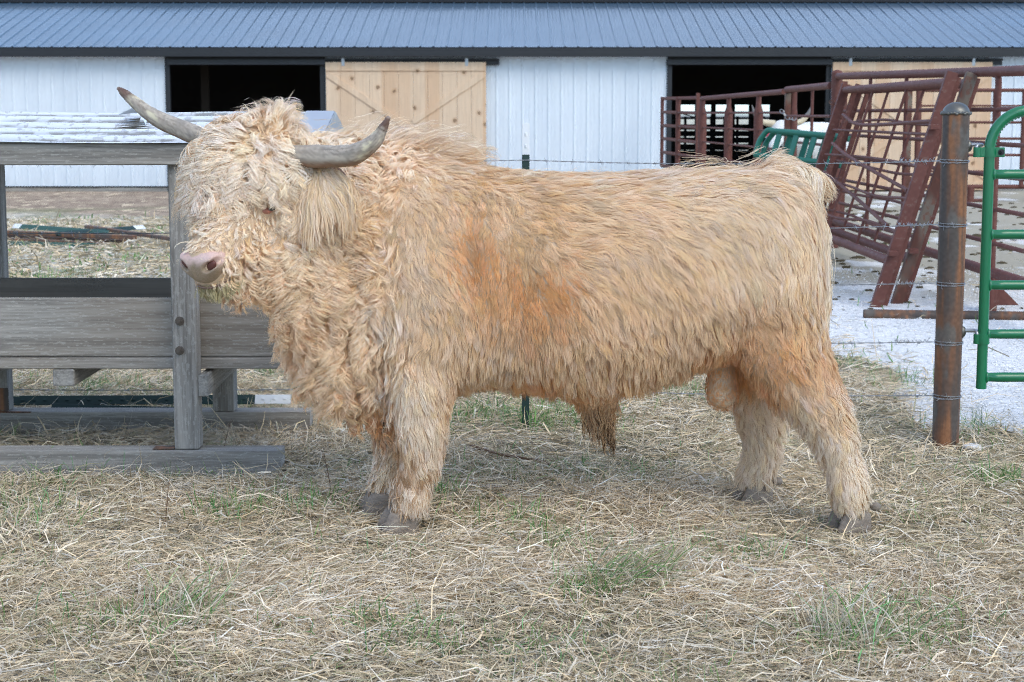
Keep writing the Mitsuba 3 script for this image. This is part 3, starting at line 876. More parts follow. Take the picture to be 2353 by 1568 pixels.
# the gates stacked on edge and leaning against the alley
def lean_gate(k, near_b, near_t, Yn, Yf, label, mat_, bends):
    key = numbered('leaning_gate')
    tag(key, label, 'gate', 'rust red gates stacked leaning against the alley')
    nb, nt = np.array([*near_b[:1], Yn, near_b[1]]), np.array([*near_t[:1], Yn, near_t[1]])
    up = (nt - nb) / np.linalg.norm(nt - nb)
    back = np.array([0, Yf - Yn, 0.0])
    nrm = -np.cross(up, [0, 1.0, 0])
    H = np.linalg.norm(nt - nb)
    at_ = lambda t, s: nb + up * (H * t) + back * s
    add(key + '__leg', beam(at_(0, 0) - [.0, 0, .02], at_(1.03, 0), .062, .085, .004, up=nrm), mat_)
    add(key + '__leg', beam(at_(0.0, .02) + nrm * .072 * 1 - [0, 0, .02], at_(1.02, .02) + nrm * .072, .055, .045, .004, up=nrm), 'red_oxide')
    add(key + '__leg', beam(at_(.0, 1), at_(1.02, 1), .062, .085, .004, up=nrm), 'red_oxide')
    add(key + '__leg', beam(at_(.0, .97) + nrm * .075, at_(1.0, .97) + nrm * .075, .055, .045, .004, up=nrm), 'red_oxide')
    add(key + '__pipe', rod(at_(.985, .012), at_(.985, .985), .036, 16), 'red_oxide', smooth=40)
    add(key + '__pipe', rod(at_(.205, .012), at_(.205, .985), .036, 16), 'red_oxide', smooth=40)
    for s in (.33, .66):
        add(key + '__bar', rod(at_(.22, s), at_(.97, s), .013, 8), 'red_oxide', smooth=40)
    for t, b0, b1 in bends:
        pts = [at_(t, .012), at_(t + b0, .30), at_(t + b1, .62), at_(t, .985)]
        add(key + '__rod', tube(smooth_path(pts, 18), .0125, 8), 'red_oxide', smooth=40)
    for t in (.24, .79):
        add(key + '__hinge_lug', box(-.035, .035, -.03, .03, -.02, .02, .004).apply_translation(at_(t, -.02) - nrm * .02), 'red_oxide')
    return key


def on(u, v, Y):
    q_ = P(u, v, Y)
    return (q_[0], q_[2])


Yn = 13.1
lean_gate(0, (on(2011, 703, Yn)[0], 0.0), on(2183, 182, Yn), Yn, 17.2, 'rust red tubular gate at the front of the leaning stack', 'red_oxide', [(.76, .0, .0), (.62, .01, .01), (.48, -.02, .0), (.33, .01, -.02)])
Yn = 13.35
lean_gate(1, (on(2058, 703, Yn)[0], 0.0), on(2228, 184, Yn), Yn, 17.6, 'rust red gate with a worn grey leg, second in the leaning stack', 'worn_channel', [(.80, .0, .02), (.58, -.02, -.01), (.42, .01, .0), (.30, -.01, .01)])
# loose bent rods threaded through the stack
for k, (p3) in enumerate((((1888, 360, 17.0), (1960, 425, 15.6), (2040, 452, 13.6)), ((2018, 372, 16.6), (2090, 395, 15.0), (2172, 375, 13.3)), ((1980, 332, 17.0), (2030, 368, 15.5), (2120, 352, 13.4)))):
    pts = [P(*a) for a in (((1893, 395, 16.6), (1955, 445, 15.2), (2040, 520, 13.5)), ((1913, 330, 16.6), (1953, 362, 15.4), (2086, 438, 13.3)), ((1937, 264, 16.8), (1979, 287, 15.6), (2140, 279, 13.2)))[k]]
    add('leaning_gate__bent_rod', tube(smooth_path(pts, 18), .016, 8), 'red_oxide', smooth=40)

# green feeder panel behind the rump, leaning on the alley
tag('green_feeder_panel', 'old green hay feeder panel with paired slanting bars behind the bull\'s rump', 'feeder panel')
ga, gb = P(1765, 300, 18.7), P(1938, 315, 17.8)
tilt = np.array([-.29, 0, -1.0]) / math.hypot(.29, 1)
Hh = .28
nn = np.cross(gb - ga, tilt); nn /= np.linalg.norm(nn)
for o in (0, .10):
    pth = np.vstack([smooth_path([ga + tilt * Hh + nn * o + (ga - gb) * .07, ga + tilt * (Hh * .5) + nn * o + (ga - gb) * .075, ga + tilt * .06 + nn * o + (ga - gb) * .045, ga + nn * o, ga + (gb - ga) * .08 + nn * o], 16), [gb + nn * o]])
    add('green_feeder_panel__top_rail', tube(pth, .030, 14), 'old_green', smooth=40)
    add('green_feeder_panel__bottom_rail', rod(ga + tilt * Hh + nn * o + (ga - gb) * .07, gb + tilt * Hh + nn * o, .030, 14), 'old_green', smooth=40)
for s in (.17, .40, .64, .87):
    for o, ds in ((0, 0), (.10, .055)):
        q_ = ga + (gb - ga) * (s + ds) + nn * o
        add('green_feeder_panel__bar', beam(q_ + tilt * .02, q_ + tilt * (Hh * 2.9), .075, .020, .004, up=nn), 'old_green')
add('green_feeder_panel__lower_rail', rod(ga + tilt * Hh * 2.9, gb + tilt * Hh * 2.9, .030, 12), 'old_green', smooth=40)

# ------------------------------------------------------------------ posts lying about
def lying(name, label, u0, v0, u1, v1, colour, group=None, white=0.0, z=.03, ws=.036, shape='t'):
    a, b = G(u0, v0, z), G(u1, v1, z)
    key = numbered(name)
    tag(key, label, 'fence post' if shape == 't' else 'steel bar', group)
    if shape == 't':
        d = (b - a) / np.linalg.norm(b - a)
        c_ = b - d * white
        add(key + '__stake', tpost(a, c_, up=(0, -.8, .6), w_=ws), colour)
        if white:
            labels[add(key + '__white_end', tpost(c_ + d * .0005, b, up=(0, -.8, .6), w_=ws), 'post_white')] = {'label': 'white painted end of the lying post'}
    else:
        add(key + '__bar', beam(a, b, ws, ws * .55, .004), colour)
    return key


lying('lying_post', 'green T post with white end lying behind the feeder, the farther of two', -220, 925, 668, 921, 'post_green', 'green posts lying behind the feeder', white=.172, ws=.05, z=.075)
k_ = lying('lying_post', 'green T post with white end marked with a letter, lying against the rear skid', 120, 941, 608, 954, 'post_green', 'green posts lying behind the feeder', white=.155, ws=.044, z=.065)
tm = meshkit.text_mesh('I', .024, .001, bold=True)
q_ = G(588, 949, .055)
tm.apply_transform(trimesh.transformations.rotation_matrix(math.radians(60), [1, 0, 0])); tm.apply_translation(q_ + [0, -.012, .0])
add(k_ + '__letter', tm, 'blue_ink')
PZ = [('rusty', 'rusty steel bar', 16, 540, 300, 548, .05, .075, .09), ('rusty', 'rusty', -60, 531, 310, 546, .09, .08, .11), ('rusty', '', 200, 521, 405, 551, .10, .07, .07), ('rusty', '', -40, 543, 285, 556, .03, .075, .10), ('rusty', '', 24, 551, 232, 560, .03, .06, .09)]
bar_labels = ['rusty flat bar on top of the scrap pile beyond the feeder', 'long rusty bar running off to the left from the scrap pile', 'thin rusty bar of the scrap pile reaching right behind the feeder post',
              'rusty bar lying across the middle of the scrap pile', 'short dark rusty bar at the front of the scrap pile']
for i, (m_, _, u0, v0, u1, v1, z, ws, _w) in enumerate(PZ):
    lying('scrap_bar', bar_labels[i], u0, v0, u1, v1, 'rusty_pipe', 'rusty bars of the scrap pile', z=z, ws=ws, shape='bar')
lying('lying_post', 'old green post with white tip at the far left of the scrap pile', 250, 537, 32, 521, 'dull_green', 'posts on the scrap pile', white=.16, z=.09, ws=.07)
lying('lying_post', 'dark green post with white tip at the right of the scrap pile', 130, 540, 331, 524, 'post_green', 'posts on the scrap pile', white=.17, z=.09, ws=.07)
lying('lying_post', 'old green post lying flat in the grass in front of the scrap pile', -30, 560, 220, 566, 'dull_green', 'posts on the scrap pile', z=.02, ws=.06)

# a white stone by the corner post, a twig
def pebble(seed, r, flat=.6):
    m = trimesh.creation.icosphere(2, r)
    V = np.array(m.vertices)
    V *= (1 + .5 * (meshkit.noise(V / r * 1.3 + seed * 7.7) - .5))[:, None]
    V[:, 2] *= flat
    m.vertices = V
    return m


tag(add('white_stone', pebble(1, .032).apply_scale([1.3, 1, .9]).apply_translation(G(2233, 1028, .022)), 'stone', smooth=30), 'white stone on the hay to the right of the corner post', 'stone')
tw = smooth_path([G(1082, 1024, .03), G(1140, 1043, .035), G(1200, 1053, .04), G(1255, 1064, .035), G(1303, 1098, .03)], 20)
tag(add('twig', tube(tw, np.linspace(.0075, .0035, len(tw)), 7), 'bark', smooth=50), 'reddish brown bent twig lying on the hay under the bull', 'twig')
for (u0, v0, h, lean, lab) in ((880 * .5745, 1085, .22, .05, 'thin dry red stalk standing before the end of the front skid'), (762, 1150, .20, -.03, 'thin dry stalk standing left of the bull\'s front hooves'), (379, 1210, .17, .02, 'thin dry stalk standing in the hay below the feeder post')):
    q_ = G(u0, v0)
    s = smooth_path([q_, q_ + [lean * .3, .01, h * .4], q_ + [lean * .7, 0, h * .75], q_ + [lean, .01, h]], 12)
    r_ = np.random.default_rng(int(u0))
    ms = [tube(s, np.linspace(.0022, .0008, len(s)), 5)]
    for i in (4, 7, 9):
        ms.append(rod(s[i], s[i] + [r_.uniform(-.03, .03), r_.uniform(-.02, .02), .035], .0008, 4))
    tag(add('dry_stalk', cat(ms), 'bark'), lab, 'dry weed', 'dry weed stalks in the hay')
# ------------------------------------------------------------------ bodies as smooth implicit surfaces
def smin(a, b, k):
    h = np.clip(.5 + .5 * (b - a) / k, 0, 1)
    return b * (1 - h) + a * h - k * h * (1 - h)


class Grid:
    def __init__(self, lo, hi, h):
        self.lo, self.h = np.asarray(lo, float), h
        self.n = np.ceil((np.asarray(hi) - lo) / h).astype(int) + 1
        self.X, self.Y, self.Z = [(self.lo[k] + np.arange(self.n[k]) * h).astype(np.float32).reshape([-1 if i == k else 1 for i in range(3)]) for k in range(3)]
        self.f = np.full(self.n, 9.0, np.float32)

    def cone(self, a, b, ra, rb, k=.05, sy=1.0):
        """A tapered limb from a to b; sy squeezes it in y."""
        d = np.asarray(b, float) - a
        dx, dy, dz = self.X - a[0], (self.Y - a[1]), self.Z - a[2]
        t = np.clip((dx * d[0] + dy * d[1] + dz * d[2]) / (d @ d + 1e-9), 0, 1)
        g = np.sqrt((dx - t * d[0]) ** 2 + ((dy - t * d[1]) / sy) ** 2 + (dz - t * d[2]) ** 2) - (ra + t * (rb - ra))
        self.f = smin(self.f, g.astype(np.float32), k)

    def ball(self, c, r, k=.05):
        """An ellipsoid with radii r."""
        r = np.broadcast_to(np.asarray(r, float), 3)
        q = np.sqrt(((self.X - c[0]) / r[0]) ** 2 + ((self.Y - c[1]) / r[1]) ** 2 + ((self.Z - c[2]) / r[2]) ** 2)
        self.f = smin(self.f, ((q - 1) * r.min()).astype(np.float32), k)

    def torso(self, st, k=.05, p=2.4):
        """Stations (x, z top, z bottom, half width, y)."""
        st = np.asarray(sorted(st))
        x = self.X.ravel()
        zt, zb, w_, yc = (np.interp(x, st[:, 0], st[:, i]).reshape(-1, 1, 1) for i in (1, 2, 3, 4))
        hz = np.maximum((zt - zb) / 2, .004)
        w_ = np.maximum(w_, .004)
        q = (np.abs((self.Y - yc) / w_) ** p + np.abs((self.Z - (zt + zb) / 2) / hz) ** p) ** (1 / p)
        g = (q - 1) * np.minimum(w_, hz)
        over = np.maximum(np.maximum(st[0, 0] - x, x - st[-1, 0]), 0).reshape(-1, 1, 1)
        self.f = smin(self.f, np.sqrt(np.maximum(g, 0) ** 2 + over ** 2).astype(np.float32) * (over > 0) + np.where(over > 0, 0, g).astype(np.float32), k)

    def finish(self):
        self.grad = np.stack(np.gradient(self.f, self.h), 0).astype(np.float32)

    def at(self, p):
        c = ((p - self.lo) / self.h).T
        return map_coordinates(self.f, c, order=1, mode='nearest')

    def normal(self, p):
        c = ((p - self.lo) / self.h).T
        g = np.stack([map_coordinates(self.grad[k], c, order=1, mode='nearest') for k in range(3)], 1)
        return g / (np.linalg.norm(g, axis=1, keepdims=True) + 1e-9)

    def hit(self, u, v, iso=0.0):
        """Where the ray of the print at (u, v) meets the skin."""
        d = ray(u, v); d = d / np.linalg.norm(d)
        t = np.linspace(4.5, 8, 1500)
        p = EYE + t[:, None] * d
        f = self.at(p) - iso
        i = np.argmax(f < 0)
        return p[i]

    def mesh(self):
        """Surface nets."""
        f = self.f
        s = f < 0
        corner = [(a, b, c) for a in (0, 1) for b in (0, 1) for c in (0, 1)]
        sub = lambda A, o: A[o[0]:A.shape[0] - 1 + o[0], o[1]:A.shape[1] - 1 + o[1], o[2]:A.shape[2] - 1 + o[2]]
        cnt = sum(sub(s, o).astype(np.int8) for o in corner)
        cell = (cnt > 0) & (cnt < 8)
        idx = np.full(cell.shape, -1)
        ii = np.argwhere(cell)
        idx[tuple(ii.T)] = np.arange(len(ii))
        acc, num = np.zeros((len(ii), 3)), np.zeros(len(ii))
        val = {o: f[ii[:, 0] + o[0], ii[:, 1] + o[1], ii[:, 2] + o[2]] for o in corner}
        for a in corner:
            for k in range(3):
                if a[k]:
                    continue
                b = tuple(1 if i == k else a[i] for i in range(3))
                m = (val[a] < 0) != (val[b] < 0)
                t = val[a] / np.where(m, val[a] - val[b], 1)
                q = np.tile(np.array(a, float), (len(ii), 1)); q[:, k] = t
                acc[m] += q[m]; num[m] += 1
        V = self.lo + (ii + acc / num[:, None]) * self.h
        F = []
        for k in range(3):
            o1, o2 = [i for i in range(3) if i != k]
            a = s[tuple(slice(0, -1) if i == k else slice(1, -1) for i in range(3))]
            b = s[tuple(slice(1, None) if i == k else slice(1, -1) for i in range(3))]
            e = np.argwhere(a != b)
            sg = a[tuple(e.T)]
            c = e.copy()
            c[:, o1] += 1; c[:, o2] += 1
            def cellid(d1, d2):
                q = c.copy(); q[:, o1] -= d1; q[:, o2] -= d2
                return idx[tuple(q.T)]
            quad = np.stack([cellid(1, 1), cellid(0, 1), cellid(0, 0), cellid(1, 0)], 1)
            if k == 1:
                sg = ~sg
            quad[~sg] = quad[~sg][:, ::-1]
            F.append(quad)
        F = np.vstack(F)
        F = F[(F >= 0).all(1)]
        return trimesh.Trimesh(V, np.vstack([F[:, [0, 1, 2]], F[:, [0, 2, 3]]]), process=False)


# ------------------------------------------------------------------ the bull's body
YB = 6.17
tag('highland_bull', 'shaggy cream and ginger long haired bull with wide horns standing side on', 'bull')
B = Grid([-1.32, 5.55, -.03], [1.42, 6.62, 1.66], .0125)
S = 640.0


def st(u, v0, v1, w_, y=YB, inset=(.03, .03)):
    return (P(u, (v0 + v1) / 2, y)[0], P(u, v0, y)[2] - inset[0], P(u, v1, y)[2] + inset[1], w_, y)


B.torso([st(655, 400, 740, .13, 6.10), st(700, 345, 830, .17, 6.12), st(760, 322, 880, .205, 6.14), st(830, 322, 900, .25, 6.16), st(900, 325, 915, .285), st(980, 342, 930, .315), st(1060, 358, 905, .33),
         st(1150, 374, 893, .34), st(1250, 382, 903, .355), st(1350, 385, 915, .36), st(1450, 381, 898, .355), st(1550, 376, 868, .345), st(1650, 372, 842, .335), st(1750, 374, 828, .32),
         st(1830, 392, 815, .285), st(1852, 425, 790, .235), st(1876, 490, 740, .15), st(1890, 560, 680, .06)])
# neck to head
B.cone(P(760, 480, 6.08), P(640, 430, 6.02), .20, .15, .08)
B.cone(P(740, 650, 6.05), P(640, 560, 5.98), .17, .12, .08)
# head: cranium, face, muzzle, jaw
B.ball(P(590, 385, 6.0), (.165, .16, .155), .06)
B.ball(P(560, 395, 5.95), (.15, .13, .12), .06)
B.cone(P(575, 440, 5.985), P(520, 545, 5.87), .135, .098, .05)
B.cone(P(528, 545, 5.86), P(488, 598, 5.80), .102, .086, .035)
B.cone(P(502, 600, 5.82), P(502, 634, 5.825), .074, .064, .03)
B.cone(P(640, 590, 5.98), P(535, 640, 5.88), .095, .05, .06)
# shoulder mass and brisket
B.ball(P(955, 640, 6.01), (.205, .165, .27), .07)
B.cone(P(800, 830, 6.12), P(860, 905, 6.15), .14, .105, .08)
# legs: near fore, far fore, near hind, far hind
LEG = {'nf': [(975, 790, 5.99, .125), (968, 900, 5.97, .098), (968, 985, 5.96, .076), (966, 1050, 5.955, .062), (950, 1110, 5.95, .050), (945, 1152, 5.945, .050), (936, 1168, 5.94, .040)],
       'ff': [(930, 800, 6.30, .12), (925, 930, 6.30, .085), (908, 1020, 6.29, .058), (897, 1090, 6.285, .047), (893, 1114, 6.28, .047), (887, 1130, 6.275, .038)],
       'nh': [(1765, 690, 6.03, .19), (1800, 800, 6.0, .145), (1845, 880, 5.985, .108), (1888, 945, 5.98, .083), (1920, 1020, 5.975, .062), (1948, 1100, 5.97, .055), (1953, 1140, 5.965, .052), (1953, 1160, 5.96, .040)],
       'fh': [(1745, 780, 6.34, .15), (1742, 870, 6.37, .11), (1748, 960, 6.39, .078), (1752, 1030, 6.40, .058), (1742, 1080, 6.41, .053), (1732, 1098, 6.415, .050), (1734, 1110, 6.42, .040)]}
for ch in LEG.values():
    for a, b in zip(ch[:-1], ch[1:]):
        B.cone(P(*a[:3]), P(*b[:3]), a[3], b[3], .045)
# tail head, tail bone, scrotum, sheath
B.cone(P(1790, 392, YB), P(1872, 425, YB), .05, .04, .05)
B.cone(P(1850, 425, YB), P(1878, 540, YB), .04, .032, .04)
B.cone(P(1878, 540, YB), P(1888, 700, YB - .02), .032, .026, .03)
B.cone(P(1657, 815, 6.15), P(1659, 906, 6.13), .044, .055, .02)
B.cone(P(1340, 895, YB), P(1398, 925, YB), .05, .028, .05)
def swell(c, r3, h):
    """Raises (h > 0) or hollows the skin round c."""
    g = ((B.X - c[0]) / r3[0]) ** 2 + ((B.Y - c[1]) / r3[1]) ** 2 + ((B.Z - c[2]) / r3[2]) ** 2
    B.f -= (h * np.exp(-g)).astype(np.float32)


for sy in (-1, 1):                                                   # both flanks: hollow before the hip, hook bone, shoulder crease, ribs
    yy = YB + sy * .33
    swell(P(1640, 560, YB)[[0, 1, 2]] * [1, 0, 1] + [0, yy, 0], (.11, .12, .15), -.030)
    swell(P(1755, 430, YB) * [1, 0, 1] + [0, YB + sy * .22, 0], (.07, .10, .06), .026)
    swell(P(1085, 600, YB) * [1, 0, 1] + [0, yy, 0], (.05, .12, .20), -.024)
    swell(P(1300, 660, YB) * [1, 0, 1] + [0, yy, 0], (.16, .12, .18), .014)
    swell(P(1800, 640, YB) * [1, 0, 1] + [0, YB + sy * .27, 0], (.09, .12, .14), .016)
swell(P(905, 560, YB) * [1, 0, 1] + [0, 5.86, 0], (.05, .12, .16), -.022)
B.finish()
bm = B.mesh()
bm.vertices = np.array(bm.vertices)
trimesh.smoothing.filter_taubin(bm, iterations=4)
add('highland_bull__body', bm, 'skin', smooth=True)

# horns
mat('horn_shell', {'type': 'mesh_attribute', 'name': 'vertex_color'}, 0.5, specular=0.4)


def horn(key, pts, rad, cut, seed):
    p = smooth_path(pts, 60)
    s = np.linspace(0, 1, len(p))
    r = np.interp(s, np.linspace(0, 1, len(rad)), rad)
    k = int(cut * len(p))

    def mk(name, p_, r_, s_):
        m = tube(p_, r_, 36)
        V = np.array(m.vertices)
        V += m.vertex_normals * ((meshkit.fbm(V * 22 + seed, 3) - .5) * .009 + (meshkit.noise(V * 110) - .5) * .0016)[:, None]
        m.vertices = V
        n_ = len(p_)
        ss = np.r_[np.repeat(s_, 36), s_[0], s_[-1]]
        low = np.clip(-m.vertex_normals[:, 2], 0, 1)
        an = np.r_[np.tile(np.arange(36) / 36.0, n_), 0, 0]
        ring = np.stack([np.cos(an * 2 * np.pi), np.sin(an * 2 * np.pi)], 1)
        fib = meshkit.fbm(np.c_[ring * 5 + seed, ss * 5], 4)
        blot = meshkit.fbm(np.c_[ring * 1.4 + seed + 9, ss * 9], 4)
        fine = meshkit.noise(V * 160)
        c = lin(134, 122, 110) + (lin(190, 178, 162) - lin(134, 122, 110)) * np.clip((fib * .6 + fine * .4 - .32) * 2.6, 0, 1)[:, None]
        mixc = lambda c, to, w: c * (1 - w[:, None]) + lin(*to) * w[:, None]
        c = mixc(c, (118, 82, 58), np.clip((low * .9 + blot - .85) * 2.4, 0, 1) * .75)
        c = mixc(c, (222, 212, 182), np.clip((blot - .60) * 9, 0, 1) * np.clip((ss - .40) * 8, 0, 1) * .8)
        c = mixc(c, (112, 106, 100), np.clip((.42 - blot) * 7, 0, 1) * .5)
        tip = np.clip((ss - cut + .02 + .10 * (blot - .5) * 2) * 14, 0, 1)
        c = mixc(c, (92, 60, 48), tip * .85)
        c = mixc(c, (160, 140, 128), np.clip((ss - .965) * 40, 0, 1) * .7)
        add(name, m, 'horn_shell', smooth=True, color=np.clip(c, 0, 1))
        return name

    mk(key, p[:k + 2], r[:k + 2], s[:k + 2])
    q = np.vstack([p[k:], p[-1] + (p[-1] - p[-2]) * .7])
    labels[mk(key + '__tip', q, np.r_[r[k:] * .999, .002], np.r_[s[k:], 1.0])] = {'label': 'dark worn tip of the horn'}


HP = 1 / 640.0
horn('highland_bull__horn', [P(540, 352, 6.05), P(470, 318, 6.14), P(420, 299, 6.20), P(370, 277, 6.25), P(325, 247, 6.29), P(292, 220, 6.32), P(271, 203, 6.34)], [23 * HP, 22.5 * HP, 21.5 * HP, 19 * HP, 15 * HP, 10.5 * HP, 5 * HP], .80, 3.3)
horn('highland_bull__horn_001', [P(640, 362, 5.94), P(700, 360, 5.87), P(760, 360, 5.81), P(815, 355, 5.76), P(858, 327, 5.73), P(882, 292, 5.72), P(893, 269, 5.715)], [25.5 * HP, 25.5 * HP, 24.5 * HP, 22 * HP, 17 * HP, 10.5 * HP, 4.5 * HP], .80, 8.1)

# ears
def ear(key, a, b, c, w_, n_out):
    """A leaf-shaped ear along a, b, c."""
    p = smooth_path([a, b, c], 14)
    s = np.linspace(0, 1, len(p))
    ww = w_ * np.sin(np.pi * np.clip(s * .86 + .12, 0, 1)) ** .7
    d = np.gradient(p, axis=0); d /= np.linalg.norm(d, axis=1, keepdims=True)
    side = np.cross(d, n_out); side /= np.linalg.norm(side, axis=1, keepdims=True)
    V, F = [], []
    for k in (-1, -.5, 0, .5, 1):
        V.append(p + side * (k * ww)[:, None] - n_out * (1 - k * k) * .018)
    n = len(p)
    m = []
    V = np.vstack(V)
    i, j = np.meshgrid(np.arange(4), np.arange(n - 1), indexing='ij')
    q = (i * n + j).ravel()
    F = np.vstack([np.stack([q, q + n, q + n + 1], 1), np.stack([q, q + n + 1, q + 1], 1)])
    t = trimesh.Trimesh(V, F, process=False)
    t2 = trimesh.Trimesh(V + n_out * -.008, F[:, ::-1], process=False)
    add(key, cat([t, t2]), 'ear_skin', smooth=True)
    return p, side, ww


mat('ear_skin', (.56, .37, .29), 0.7, two=True)
nf_ = np.array([.15, -.95, .25]); nf_ /= np.linalg.norm(nf_)
ear_pts = ear('highland_bull__ear', P(702, 400, 5.90), P(752, 420, 5.83), P(812, 452, 5.82), .066, nf_)
ear_far = ear('highland_bull__ear', P(505, 385, 6.12), P(460, 372, 6.14), P(420, 385, 6.15), .05, np.array([-.5, -.8, .2]))

# nose pad, nostrils, mouth, eyes
Fv = np.array([-.60, -.74, -.26]); Fv /= np.linalg.norm(Fv)             # the way the face points
Lv = np.cross(Fv, [0, 0, 1.0]); Lv /= np.linalg.norm(Lv); Lv = Lv if Lv[0] > 0 else -Lv   # to the bull's left
Uv = np.cross(Lv, Fv); Uv = Uv if Uv[2] > 0 else -Uv
nose_hit = B.hit(470, 600)


def oval(c, rl, ru, rf, n=2, fn=None):
    m = trimesh.creation.icosphere(n, 1.0)
    V = np.array(m.vertices)
    if fn is not None:
        V = fn(V)
    m.vertices = c + V[:, :1] * rl * Lv + V[:, 1:2] * ru * Uv + V[:, 2:] * rf * Fv
    m.fix_normals()
    return m


nc = P(493, 601, 5.80)
# the nose pad, modelled fine: a broad pad with rimmed, comma-shaped nostrils
N_ = Grid(nc - .16, nc + .16, .0032)
qx, qy, qz = N_.X - nc[0], N_.Y - nc[1], N_.Z - nc[2]
ql, qu, qf = [qx * a[0] + qy * a[1] + qz * a[2] for a in (Lv, Uv, Fv)]


def oval_f(c, r, tilt=0.0, e=2.0):
    a, b, g = ql - c[0], qu - c[1], qf - c[2]
    a, b = a * math.cos(tilt) + b * math.sin(tilt), b * math.cos(tilt) - a * math.sin(tilt)
    return ((np.abs(a / r[0]) ** e + np.abs(b / r[1]) ** e + np.abs(g / r[2]) ** e) ** (1 / e) - 1) * min(r)


wide = 1 + .30 * np.clip((qu + .01) / .06, -1, 1)
lw = ql / wide
fpad = ((np.abs(lw / .076) ** 2.5 + np.abs(qu / .060) ** 2.5 + np.abs((qf - .035) / .056) ** 2.5) ** .4 - 1) * .056
for sg in (1, -1):
    fpad = smin(fpad, oval_f((sg * .060, .014, .062), (.036, .030, .026), sg * .45), .02)
for sg in (1, -1):
    fpad = -smin(-fpad, oval_f((sg * .061, .012, .088), (.027, .0145, .034), sg * .55), .008)
    fpad = -smin(-fpad, oval_f((sg * .083, .024, .066), (.018, .010, .03), sg * 1.1), .008)
fpad = -smin(-fpad, oval_f((0, -.045, .095), (.004, .034, .012)), .008)
N_.f = fpad.astype(np.float32)
pad = N_.mesh()
trimesh.smoothing.filter_taubin(pad, iterations=4)
add('highland_bull__nose', pad, 'nose', smooth=True)
for sgn in (1, -1):
    c = nc + Fv * .066 + Lv * sgn * .061 + Uv * .012
    m = trimesh.creation.icosphere(2, 1.0)
    Vn = np.array(m.vertices)
    a1, a2 = Lv * math.cos(.55) + Uv * sgn * math.sin(.55), Uv * math.cos(.55) - Lv * sgn * math.sin(.55)
    m.vertices = c + Vn[:, :1] * .026 * a1 + Vn[:, 1:2] * .0142 * a2 + Vn[:, 2:] * .010 * Fv
    add('highland_bull__nostril', m, 'nostril', smooth=True)
lip = smooth_path([nc + Fv * .062 - Uv * .068 - Lv * .035, nc + Fv * .068 - Uv * .070, nc + Fv * .055 - Uv * .068 + Lv * .04, nc + Fv * .01 - Uv * .055 + Lv * .075], 16)
add('highland_bull__mouth', tube(lip, np.linspace(.004, .003, len(lip)), 8), 'lip', smooth=50)
eh = B.hit(619, 479)
en = B.normal(eh[None])[0]
add('highland_bull__eye_rim', trimesh.creation.icosphere(3, .034).apply_scale([.75, .42, .36]).apply_translation(eh - en * .002 + np.array([-.014, 0, -.008])), 'eye_rim', smooth=True)
add('highland_bull__eye', trimesh.creation.icosphere(3, .0115).apply_translation(eh + en * .007 + np.array([.006, -.002, .004])), 'eyeball', smooth=True)


# hooves: two claws and two dewclaws a foot
def claw(c, fwd, side, ln=.130, wd=.066, ht=.082):
    """One cloven half: sole outline and coronet joined, the toe long and low."""
    out, z0 = [], 0.0
    f, s = fwd, side
    pts = []
    for k, (a, b) in enumerate(((-.42, -.75), (-.5, 0), (-.42, .75), (0, 1), (.4, .8), (.58, .1), (.5, -.45), (.2, -.85), (-.1, -.9))):
        pts.append(c + f * a * ln + s * b * wd / 2 + [0, 0, .001])
        pts.append(c + f * (a * ln * .99) + s * b * wd / 2 * 1.03 + [0, 0, .016])
        pts.append(c + f * (a * ln * .72 - .012) + s * b * wd / 2 * .92 + [0, 0, ht * (1.0 if a > -.2 else .8)])
    m = trimesh.convex.convex_hull(np.array(pts))
    m = m.subdivide()
    m = m.subdivide()
    trimesh.smoothing.filter_taubin(m, iterations=3)
    return m


FEET = {'nf': (G(918, 1222), np.array([-1.0, -.28, 0])), 'ff': (G(874, 1178), np.array([-1.0, -.2, 0])), 'nh': (G(1953, 1218), np.array([-1.0, -.35, 0])), 'fh': (G(1732, 1156), np.array([-1.0, -.3, 0]))}
for k, (c, f) in FEET.items():
    f = f / np.linalg.norm(f)
    s = np.array([-f[1], f[0], 0])
    for sg in (1, -1):
        add('highland_bull__hoof', claw(c + s * sg * .036, f + s * sg * .10, s), 'hoof', smooth=45)
        add('highland_bull__dewclaw', trimesh.creation.icosphere(2, .02).apply_scale([1.0, .8, .75]).apply_translation(c - f * .080 + s * sg * .034 + [0, 0, .085]), 'hoof', smooth=True)
